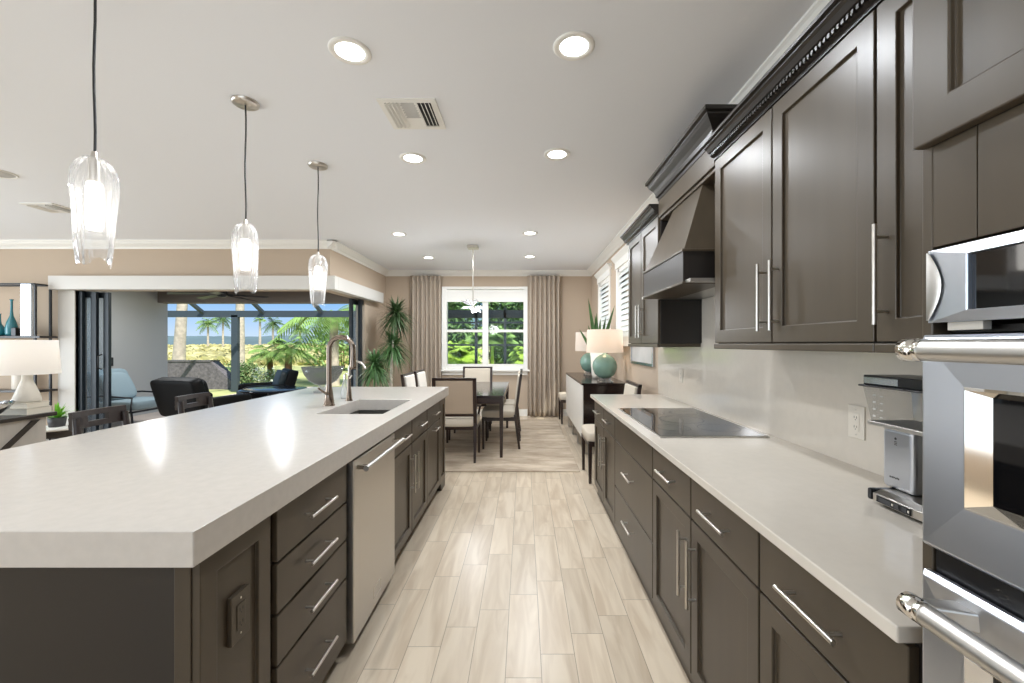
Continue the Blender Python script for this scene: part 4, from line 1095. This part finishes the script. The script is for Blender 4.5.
# round side table + succulent
t = thing('round_table', 'small round white-topped table holding a potted succulent', 'table', (-4.93, 4.5, 0))
obj('top', MB().lathe([(0, .515), (.19, .515), (.2, .508), (.2, .495), (.19, .49), (0, .49)], (-4.93, 4.5, 0), 36), 'trim_white', t)
obj('band', MB().lathe([(.185, .49), (.185, .42), (0, .42)], (-4.93, 4.5, 0), 32), 'dark_wood', t)
obj('stem', MB().lathe([(.05, .42), (.045, .03), (.16, .02), (.165, 0), (0, 0)], (-4.93, 4.5, 0), 28), 'dark_wood', t)
pxx = UX(57, 4.5)
t = thing('potted_succulent', 'bright green spiky succulent in a dark pot on the round table', 'plant', (pxx, 4.5, .516))
obj('pot', MB().lathe([(0, .0), (.062, .0), (.075, .10), (.068, .10), (.06, .09), (0, .09)], (pxx, 4.5, .516), 24), 'pot_dark', t)
lf = MB()
for k in range(46):
    a = R.random()*2*PI; el = R.uniform(.25, 1.45)
    lf.leaf((pxx, 4.5, .60), (math.cos(a)*math.cos(el), math.sin(a)*math.cos(el), math.sin(el)), (0, 0, 1), R.uniform(.15, .24), .034, .25, 4)
obj('leaves', lf, 'succulent', t)
# etagere
t = thing('display_shelf', 'metal framed display shelf with a silver upright against the wall', 'shelf unit', (-6.8, 5.6, 0))
ex0, ex1, ey0, ey1 = -7.6, -6.36, 5.58, 5.80
fr_ = MB()
for x in (ex0, -6.44):
    for y in (ey0+.02, ey1-.02): fr_.box(x-.012, x+.012, y-.012, y+.012, 0, 2.19)
fr_.box(ex0, -6.43, ey0+.008, ey0+.032, 2.17, 2.19).box(ex0, -6.43, ey1-.032, ey1-.008, 2.17, 2.19).box(-6.45, -6.43, ey0+.02, ey1-.02, 2.17, 2.19)
obj('frame', fr_, 'black_metal', t, bevel=.002)
for z in (.12, .75, 1.465): obj('shelf_board', MB().box(ex0, ex1, ey0, ey1, z, z+.03), 'dark_wood', t, bevel=.003)
obj('silver_upright', MB().box(-6.62, -6.48, 5.585, 5.61, 1.495, 2.18), 'silver', t, bevel=.003)
def vase(x, y, z, h, r, label):
    t = thing('bottle_vase', label, 'vase', (x, y, z), 'teal vases on the display shelf')
    obj('body', MB().lathe([(0, .001), (r*.8, .001), (r, .06*h), (r*1.02, .2*h), (r*.75, .38*h), (r*.3, .55*h), (r*.22, .7*h), (r*.22, .96*h), (r*.32, h), (r*.18, h)], (x, y, z), 28), 'teal_glass', t)
    obj('rim', MB().lathe([(r*.22, h*.985), (r*.34, h*.99), (r*.34, h), (r*.2, h)], (x, y, z), 24), 'teal_glass', t)
vase(-6.86, 5.69, 1.4955, .49, .062, 'tall teal glass bottle vase on the display shelf beside the silver upright')
vase(-7.02, 5.69, 1.4955, .30, .06, 'short teal bottle vase half out of view on the display shelf')
o = obj('candle_box', MB().box(-6.76, -6.70, 5.60, 5.66, 1.4955, 1.60).box(-6.75, -6.71, 5.61, 5.65, 1.60, 1.606), 'black_plastic', bevel=.004)
tag(o, 'small black candle box next to the tall teal vase', 'candle')
o = obj('white_canister', MB().lathe([(0, .001), (.07, .001), (.075, .01), (.075, .25), (.06, .27), (.05, .275), (.05, .30), (0, .30)], (-6.75, 5.69, .7805), 28), 'plastic_white')
tag(o, 'white lidded canister on the display shelf level behind the lamp', 'canister')

# ------------------------------------------------------------------ lanai
struct('floor_patio', MB().box(-8.2, -2.82, 6.0, 14.0, -.12, -.02), 'lanai_paver', label='pale pinkish paver patio floor', cat='patio floor')
struct('wall_patio', MB().box(-7.78, -7.63, 6.0, 9.1, -.12, 2.6), 'lanai_wall', label='grey plastered patio side wall', cat='wall')
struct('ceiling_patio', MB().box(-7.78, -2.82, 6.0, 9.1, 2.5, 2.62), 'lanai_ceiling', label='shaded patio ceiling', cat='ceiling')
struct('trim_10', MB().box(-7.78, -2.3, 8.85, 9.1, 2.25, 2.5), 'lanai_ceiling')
t = thing('patio_switch', 'small dark switch plate on the grey patio wall', 'switch', (-7.63, 7.85, 1.08))
obj('plate', MB().box(-7.63, -7.62, 7.81, 7.89, .98, 1.14), 'black_metal', t, bevel=.003)
obj('rocker', MB().box(-7.62, -7.616, 7.835, 7.865, 1.03, 1.09), 'pot_dark', t, bevel=.001)
for X, Y in ((-6.4, 7.3), (-4.2, 7.3)):
    area('patio_fill', (X, Y, 2.49), (0, 0, 0), .3, .3, 32, (.95, .98, 1), 'DISK')  # added fill lights, hidden under the patio ceiling to brighten it
# fan
FX_, FY_ = UX(222, 7.9), 7.9
t = thing('ceiling_fan', 'dark ceiling fan with long thin blades under the patio ceiling', 'ceiling fan', (FX_, FY_, 2.5))
obj('downrod', MB().cyl((FX_, FY_, 2.38), (FX_, FY_, 2.5), .015, n=10), 'black_metal', t)
obj('motor', MB().lathe([(0, .0), (.06, .0), (.09, .03), (.09, .09), (.05, .13), (0, .13)], (FX_, FY_, 2.26), 24), 'black_metal', t)
for k in range(5):
    a = .15+k*2*PI/5; d = Vector((math.cos(a), math.sin(a), 0)); s_ = Vector((-math.sin(a), math.cos(a), 0))
    c_ = Vector((FX_, FY_, 2.31)); p = c_+d*.08; q = c_+d*.78-Vector((0, 0, .035)); mz = Vector((0, 0, .008)); tw = Vector((0, 0, .014))
    obj('blade', MB().hexa([p-s_*.035-mz-tw, p+s_*.035-mz+tw, q+s_*.065-mz+tw, q-s_*.065-mz-tw], [p-s_*.035-tw, p+s_*.035+tw, q+s_*.065+tw, q-s_*.065-tw]), 'black_metal', t)
# cage
t = thing('pool_cage', 'dark screen enclosure frame of posts and beams beyond the patio', 'screen enclosure', (-9, 13.5, 0))
obj('beam', MB().box(-16, -4.6, 13.42, 13.56, 2.24, 2.44), 'cage_bronze', t)
obj('eave_rail', MB().box(-16, -4.6, 13.42, 13.5, 2.66, 2.72), 'cage_bronze', t)
for x in (-14.8, -9.15, -5.35): obj('post', MB().box(x-.10, x+.10, 13.42, 13.54, -.1, 2.3), 'cage_bronze', t)
for x in (-14, -12, -10.15, -8.25, -6.4, -4.5): 
    obj('rafter', MB().hexa([(x-.05, 13.42, 2.34), (x+.05, 13.42, 2.34), (x+.05, 9.6, 4.4), (x-.05, 9.6, 4.4)], [(x-.05, 13.42, 2.44), (x+.05, 13.42, 2.44), (x+.05, 9.6, 4.5), (x-.05, 9.6, 4.5)]), 'cage_bronze', t)
# lounge chair blue
def patio_chair():
    X, Y = -6.85, 7.35
    t = thing('patio_armchair', 'pale blue cushioned metal armchair against the grey patio wall', 'armchair', (X, Y, -.02))
    rot = Matrix.Rotation(-.32, 3, 'Y') @ Matrix.Rotation(0, 3, 'Z')
    obj('seat_cushion', MB().cushion((X+.05, Y, .36), .40, .36, .085, .3), 'cushion_blue', t)
    obj('back_cushion', MB().cushion((X-.30, Y, .66), .09, .34, .30, .35, rot=rot), 'cushion_blue', t)
    obj('throw_pillow', MB().cushion((X-.12, Y-.05, .66), .07, .26, .25, .5, rot=Matrix.Rotation(-.45, 3, 'Y')), 'cushion_blue', t)
    for s_ in (-1, 1):
        obj('leg', MB().tube([(X+.42, Y+s_*.36, -.02), (X+.40, Y+s_*.37, .27)], .016, 8), 'black_metal', t)
        obj('leg', MB().tube([(X-.40, Y+s_*.36, -.02), (X-.36, Y+s_*.37, .27)], .016, 8), 'black_metal', t)
        obj('armrest', MB().tube([(X+.40, Y+s_*.38, .27), (X+.42, Y+s_*.38, .50), (X-.1, Y+s_*.38, .53), (X-.45, Y+s_*.38, .5)], .015, 8), 'black_metal', t)
    obj('frame', MB().box(X-.42, X+.42, Y-.37, Y-.34, .245, .275).box(X-.42, X+.42, Y+.34, Y+.37, .245, .275).box(X+.39, X+.42, Y-.37, Y+.37, .245, .275).box(X-.42, X-.39, Y-.37, Y+.37, .245, .275), 'black_metal', t)
patio_chair()
# black lounge chair seen from behind, and the teal-dark one opposite
def black_chair(name, X, Y, rz, w_, top, label, inner):
    t = thing(name, label, 'armchair', (0, 0, 0)); t.location = (X, Y, -.02); t.rotation_euler = (0, 0, rz)
    rot = Matrix.Rotation(.28, 3, 'X')
    # faces +y ; back at -y
    obj('backrest', MB().cushion((0, -.42, (top+.30)/2), w_, .10, (top-.30)/2, .2, rot=rot), 'black_fabric', t)
    obj('back_cushion', MB().cushion((0, -.30, (top+.40)/2+.02), w_*.82, .08, (top-.48)/2, .35, rot=rot), inner, t)
    obj('seat', MB().cushion((0, .05, .36), w_*.95, .40, .11, .3), inner, t)
    obj('base', MB().box(-w_*.9, w_*.9, -.36, .40, .12, .27), 'black_fabric', t, bevel=.02)
    for s_ in (-1, 1):
        obj('armrest', MB().cushion((s_*w_*.98, 0, .47), .07, .40, .12, .35), 'black_fabric', t)
        for y in (-.32, .36): obj('leg', MB().cyl((s_*w_*.8, y, 0), (s_*w_*.8, y, .13), .02, n=8), 'black_metal', t)
    return t
t = black_chair('lounge_chair', -5.1, 6.85, -.25, .42, .90, 'black lounge chair with its back to the kitchen on the patio', 'black_fabric')
black_chair('lounge_chair', -5.36, 8.75, PI/2+.7, .38, .88, 'black lounge chair with dark teal cushion facing the patio table', 'teal_dark')
t = thing('patio_table', 'round dark glass patio table between the black lounge chairs', 'table', (-4.62, 7.85, -.02))
obj('top', MB().lathe([(0, .585), (.53, .585), (.55, .578), (.55, .56), (.53, .553), (0, .553)], (-4.62, 7.85, -.02), 48), 'navy_glass', t)
obj('pedestal', MB().lathe([(.10, .553), (.09, .04), (.35, .02), (.36, 0), (0, 0)], (-4.62, 7.85, -.02), 28), 'black_metal', t)

# ------------------------------------------------------------------ outdoors
struct('ground', MB().add([(-260, 8, -.13), (160, 8, -.13), (160, 300, -.13), (-260, 300, -.13)], [(0, 1, 2, 3)]), 'lawn', label='sandy grass ground beyond the patio', cat='ground')
# rising dry grass bank
def terrain(name, m, x0, x1, y0, y1, nx, ny, h):
    V = []; F = []
    for j in range(ny+1):
        for i in range(nx+1):
            x = x0+(x1-x0)*i/nx; y = y0+(y1-y0)*j/ny; V.append((x, y, h(x, y)))
    for j in range(ny):
        for i in range(nx): q = j*(nx+1)+i; F.append((q, q+1, q+nx+2, q+nx+1))
    return obj(name, MB().add(V, F, True), m)
def hmead(x, y):
    k = min(1, max(0, (y-30)/14))
    return -.14+k*(.55+.35*noise.noise((x*.09, y*.09, 0))+.2*noise.noise((x*.4, y*.4, 3)))+.35*min(1, max(0, (y-60)/40))
o = terrain('meadow', 'dry_grass', -150, 60, 28, 110, 150, 60, hmead); tag(o, 'golden dry grass meadow beyond the patio', 'meadow', kind='structure')
tg = MB()
for k in range(9000):
    y = 30+R.random()**1.4*62; x = R.uniform(UX(140, y), UX(370, y))
    z = hmead(x, y)-.02; n_ = noise.noise((x*.12, y*.12, 9))
    if n_ < -.25: continue
    a = R.random()*PI; hh = R.uniform(.25, .75); ww = R.uniform(.25, .6)
    dx, dy = math.cos(a)*ww, math.sin(a)*ww; lx, ly = R.uniform(-.2, .2), R.uniform(-.2, .2)
    tg.add([(x-dx*.4, y-dy*.4, z), (x+dx*.4, y+dy*.4, z), (x+dx+lx, y+dy+ly, z+hh*.8), (x+lx*1.5, y+ly*1.5, z+hh), (x-dx+lx, y-dy+ly, z+hh*.85)], [(0, 1, 2, 3, 4)])
o = obj('tall_grass', tg, 'dry_grass', recalc=False); tag(o, 'tufts of tall golden grass across the meadow', 'grass', kind='stuff')
def hridge(x, y):
    return -.2+(4.6+1.0*noise.noise((x*.03, 0, 1))+.7*noise.noise((x*.15, y*.1, 5)))*math.sin(min(1, max(0, (y-140)/26))*PI/2)
o = terrain('treeline', 'ridge', -230, 40, 140, 190, 200, 14, hridge); tag(o, 'hazy blue-grey line of distant trees on the horizon', 'trees', kind='stuff')

def leafcloud(mb, c, rx, ry, rz, n, s_):
    for k in range(n):
        while True:
            p = Vector((R.uniform(-1, 1), R.uniform(-1, 1), R.uniform(-1, 1)))
            if .35 < p.length < 1: break
        q = Vector((c[0]+p.x*rx, c[1]+p.y*ry, c[2]+p.z*rz))
        d = Vector((R.uniform(-1, 1), R.uniform(-1, 1), R.uniform(-.6, .8))).normalized()
        mb.leaf(q, d, (R.uniform(-1, 1), R.uniform(-1, 1), 1), s_*R.uniform(.7, 1.4), s_*.5, .2, 2)
def bush(name, label, x, y, w_, h, m, n=900, s_=.09, cat='bush', gz=-.13, flowers=False):
    t = thing(name, label, cat, (x, y, gz))
    b = MB()
    for k in range(5):
        leafcloud(b, (x+R.uniform(-.5, .5)*w_, y+R.uniform(-.3, .3)*w_, gz+h*(.45+R.uniform(-.08, .12))), w_*.5, w_*.45, h*.5, n//5, s_)
    obj('foliage', b, m, t, recalc=False)
    st = MB()
    for k in range(5): st.tube([(x+R.uniform(-.1, .1), y, gz), (x+R.uniform(-.35, .35)*w_, y+R.uniform(-.2, .2)*w_, gz+h*.7)], [.02, .01], 6)
    obj('stems', st, 'bark_brown', t)
    if flowers:
        b = MB()
        for k in range(90): leafcloud(b, (x+R.uniform(-.7, .7)*w_, y-w_*.35+R.uniform(-.1, .2), gz+h*R.uniform(.3, 1)), .03, .03, .03, 4, .06)
        obj('blossoms', b, 'flower_white', t, recalc=False)
def frond(mb, p, az, el, L_, lw, n=11, droop=.9, fw=.13):
    d = Vector((math.cos(az)*math.cos(el), math.sin(az)*math.cos(el), math.sin(el))); side = Vector((-math.sin(az), math.cos(az), 0))
    prev = None
    for k in range(n+1):
        t_ = k/n; q = Vector(p)+d*L_*t_+Vector((0, 0, -droop*L_*t_*t_))
        if prev is not None:
            mb.add([prev-Vector((0, 0, .012)), q-Vector((0, 0, .012)), q+Vector((0, 0, .012)), prev+Vector((0, 0, .012))], [(0, 1, 2, 3)])
            tang = (q-prev).normalized(); ll = lw*(.35+math.sin(PI*min(1, t_*.95+.05))*.75)
            for s_ in (-1, 1):
                for h_ in (0, .5):
                    mb.leaf(prev.lerp(q, h_), side*s_+tang*.6-Vector((0, 0, .25)), (0, 0, 1), ll, lw*fw, .3, 2)
        prev = q
def palm(name, label, x, y, trunk_h, tr, nf, L_, lw, m='leaf_palm', gz=-.13, droop=.8, lean=0, bark='bark', elr=(-.3, 1.2), cat='palm tree', n=11, group=None):
    t = thing(name, label, cat, (x, y, gz), group)
    top = (x+lean, y, gz+trunk_h)
    obj('trunk', MB().tube([(x, y, gz), (x+lean*.3, y, gz+trunk_h*.5), top], [tr*1.25, tr, tr*.85], 12), bark, t)
    b = MB()
    for k in range(nf): frond(b, top, k*2.399+R.uniform(-.2, .2), R.uniform(*elr), L_*R.uniform(.85, 1.1), lw, n, droop)
    obj('fronds', b, m, t, recalc=False)
# low stone wall with sloping end and shrubs
t = thing('stone_wall', 'low grey stone wall with sloping end beyond the screen enclosure', 'garden wall', (-11, 14.3, -.13))
xa, xb = -14.5, UX(213, 14.3); xc = UX(234, 14.3)
obj('wall_body', MB().prism([(xa, -.13), (xc, -.13), (xc, .10), (xb, .80), (xa, .80)], 'y', 14.2, 14.6), 'stone', t)
obj('coping', MB().prism([(xa, .80), (xb, .80), (xb+.02, .84), (xa, .84)], 'y', 14.17, 14.63), 'stone', t)
bush('shrub', 'clipped green shrub beside the end of the stone wall', UX(250, 16), 16, .95, .95, 'leaf_bush', 1600, .10)
bush('shrub', 'low white-flowering shrub beside the clipped green shrub', UX(267, 14.9), 14.9, .55, .7, 'leaf_bush', 900, .08, flowers=True)
# pygmy date palms
palm('date_palm', 'short feathery date palm beyond the flowering shrub, taller of the leaning pair', UX(288, 17), 17, 1.32, .13, 34, 1.15, .30, 'leaf_palm', lean=.05, bark='bark_brown', droop=.55, group='short date palms')
palm('date_palm', 'short feathery date palm leaning toward the stone wall', UX(271, 17.3), 17.3, 1.15, .11, 26, .95, .26, 'leaf_palm', lean=-.1, bark='bark_brown', droop=.55, group='short date palms')
# tall trunk behind wall and by the post
t = thing('royal_palm', 'tall pale palm trunk rising behind the stone wall', 'palm tree', (UX(180, 17), 17, -.13))
tx = UX(180, 17)
obj('trunk', MB().tube([(tx-.1, 17, -.13), (tx, 17, 1.5), (tx+.12, 17, 3.4), (tx+.2, 17, 6)], [.26, .2, .17, .15], 14), 'bark', t)
b = MB()
for k in range(16): frond(b, (tx+.2, 17, 6), k*2.4, R.uniform(-.2, 1.1), 2.4, .6, 10, .7)
obj('fronds', b, 'leaf_palm', t, recalc=False)
t = thing('royal_palm', 'pale palm trunk just behind the middle enclosure post', 'palm tree', (UX(240, 22.5), 22.5, -.13))
tx = UX(240, 22.5)
obj('trunk', MB().tube([(tx, 22.5, -.13), (tx, 22.5, 3), (tx+.05, 22.5, 7.4)], [.24, .2, .17], 12), 'bark', t)
b = MB()
for k in range(16): frond(b, (tx+.05, 22.5, 7.4), k*2.4, R.uniform(-.2, 1.1), 2.4, .6, 10, .7)
obj('fronds', b, 'leaf_palm', t, recalc=False)
# far fan palms
FP = [(208, 60, 322, 'far fan palm with round crown seen right of the tall pale trunk'), (223, 64, 318, 'far slim fan palm close to the enclosure post'),
      (260, 66, 319, 'far bare slim palm in the middle of the meadow view'), (273, 58, 322, 'far fan palm with round crown above the date palms'),
      (300, 50, 327, 'far leafy palm left of the curving palm')]
for k, (u, Y, vc, lb) in enumerate(FP):
    x = UX(u, Y); ht = VZ(vc, Y)+.13
    palm('fan_palm', lb, x, Y, ht, .13 if k != 2 else .17, 26 if k != 2 else 9, 1.55 if k != 2 else .9, .7, 'leaf_bush' if k % 2 else 'leaf_palm', droop=.5, elr=(-.8, 1.3), n=6, group='far palms over the meadow')
# big arching palm at the right of the view
x = UX(334, 15.5)
palm('coconut_palm', 'large arching palm next to the dark sliding panels', x, 15.5, 2.6, .16, 15, 2.1, .62, 'leaf_palm', droop=.75, elr=(-.1, 1.0), bark='bark', n=12)
bush('tree', 'leafy green tree behind the arching palm', UX(344, 24), 24, 2.3, 3.4, 'leaf_palm', 1500, .28, 'tree')
# garden outside the dining window
for k, (x, y, th, nf, L_, m, lb) in enumerate([(-1.7, 10.9, 1.15, 26, 1.0, 'leaf_bright', 'bright green areca palm outside the window, plant side'), (-.95, 12.7, 1.6, 22, 1.0, 'leaf_palm', 'areca palm behind the window centre'),
      (.1, 11.0, 1.0, 22, 1.0, 'leaf_bright', 'bright areca palm outside the window, sideboard side'), (.9, 12.9, 1.1, 22, .95, 'leaf_palm', 'taller areca palm at the window edge near the sideboard curtain'), (-2.8, 12.6, 1.0, 22, .95, 'leaf_palm', 'taller areca palm at the window edge near the plant side curtain')]):
    palm('areca_palm', lb, x, y, th, .05, nf+14, L_, .34, m, droop=.55, elr=(.3, 1.4), bark='leaf_bright', n=12, group='garden palms outside the dining window')
for k, (x, y, w_, h) in enumerate([(-2.5, 15.2, 1.1, 3.6), (-.1, 15.2, 1.1, 3.4), (-4.3, 19, 1.3, 5), (-1.5, 19, 1.4, 5.2), (1.3, 19, 1.3, 5)]):
    bush('garden_tree', ['dense green garden tree outside the window half on the plant side', 'dense green garden tree outside the window half near the sideboard', 'tall dense tree far behind at the plant side curtain edge', 'tall dense tree far behind the window centre mullion', 'tall dense tree far behind at the sideboard side curtain edge'][k], x, y, w_, h, 'leaf_deep', 4500, .26, 'tree')
t = thing('window_cage', 'dark screen enclosure bars outside the dining window', 'screen enclosure', (-.7, 9.5, 0))
obj('beam', MB().box(-2.5, 3, 9.5, 9.6, VZ(318, 9.5), VZ(310, 9.5)), 'door_frame_dark', t)
for v in (322.5, 331.5, 345): obj('rail', MB().box(-2.5, 3, 9.52, 9.57, VZ(v+.9, 9.5), VZ(v-.9, 9.5)), 'door_frame_dark', t)
for u in (476, 505): obj('post', MB().box(UX(u, 9.5)-.03, UX(u, 9.5)+.03, 9.5, 9.58, -.1, 2.2), 'door_frame_dark', t)
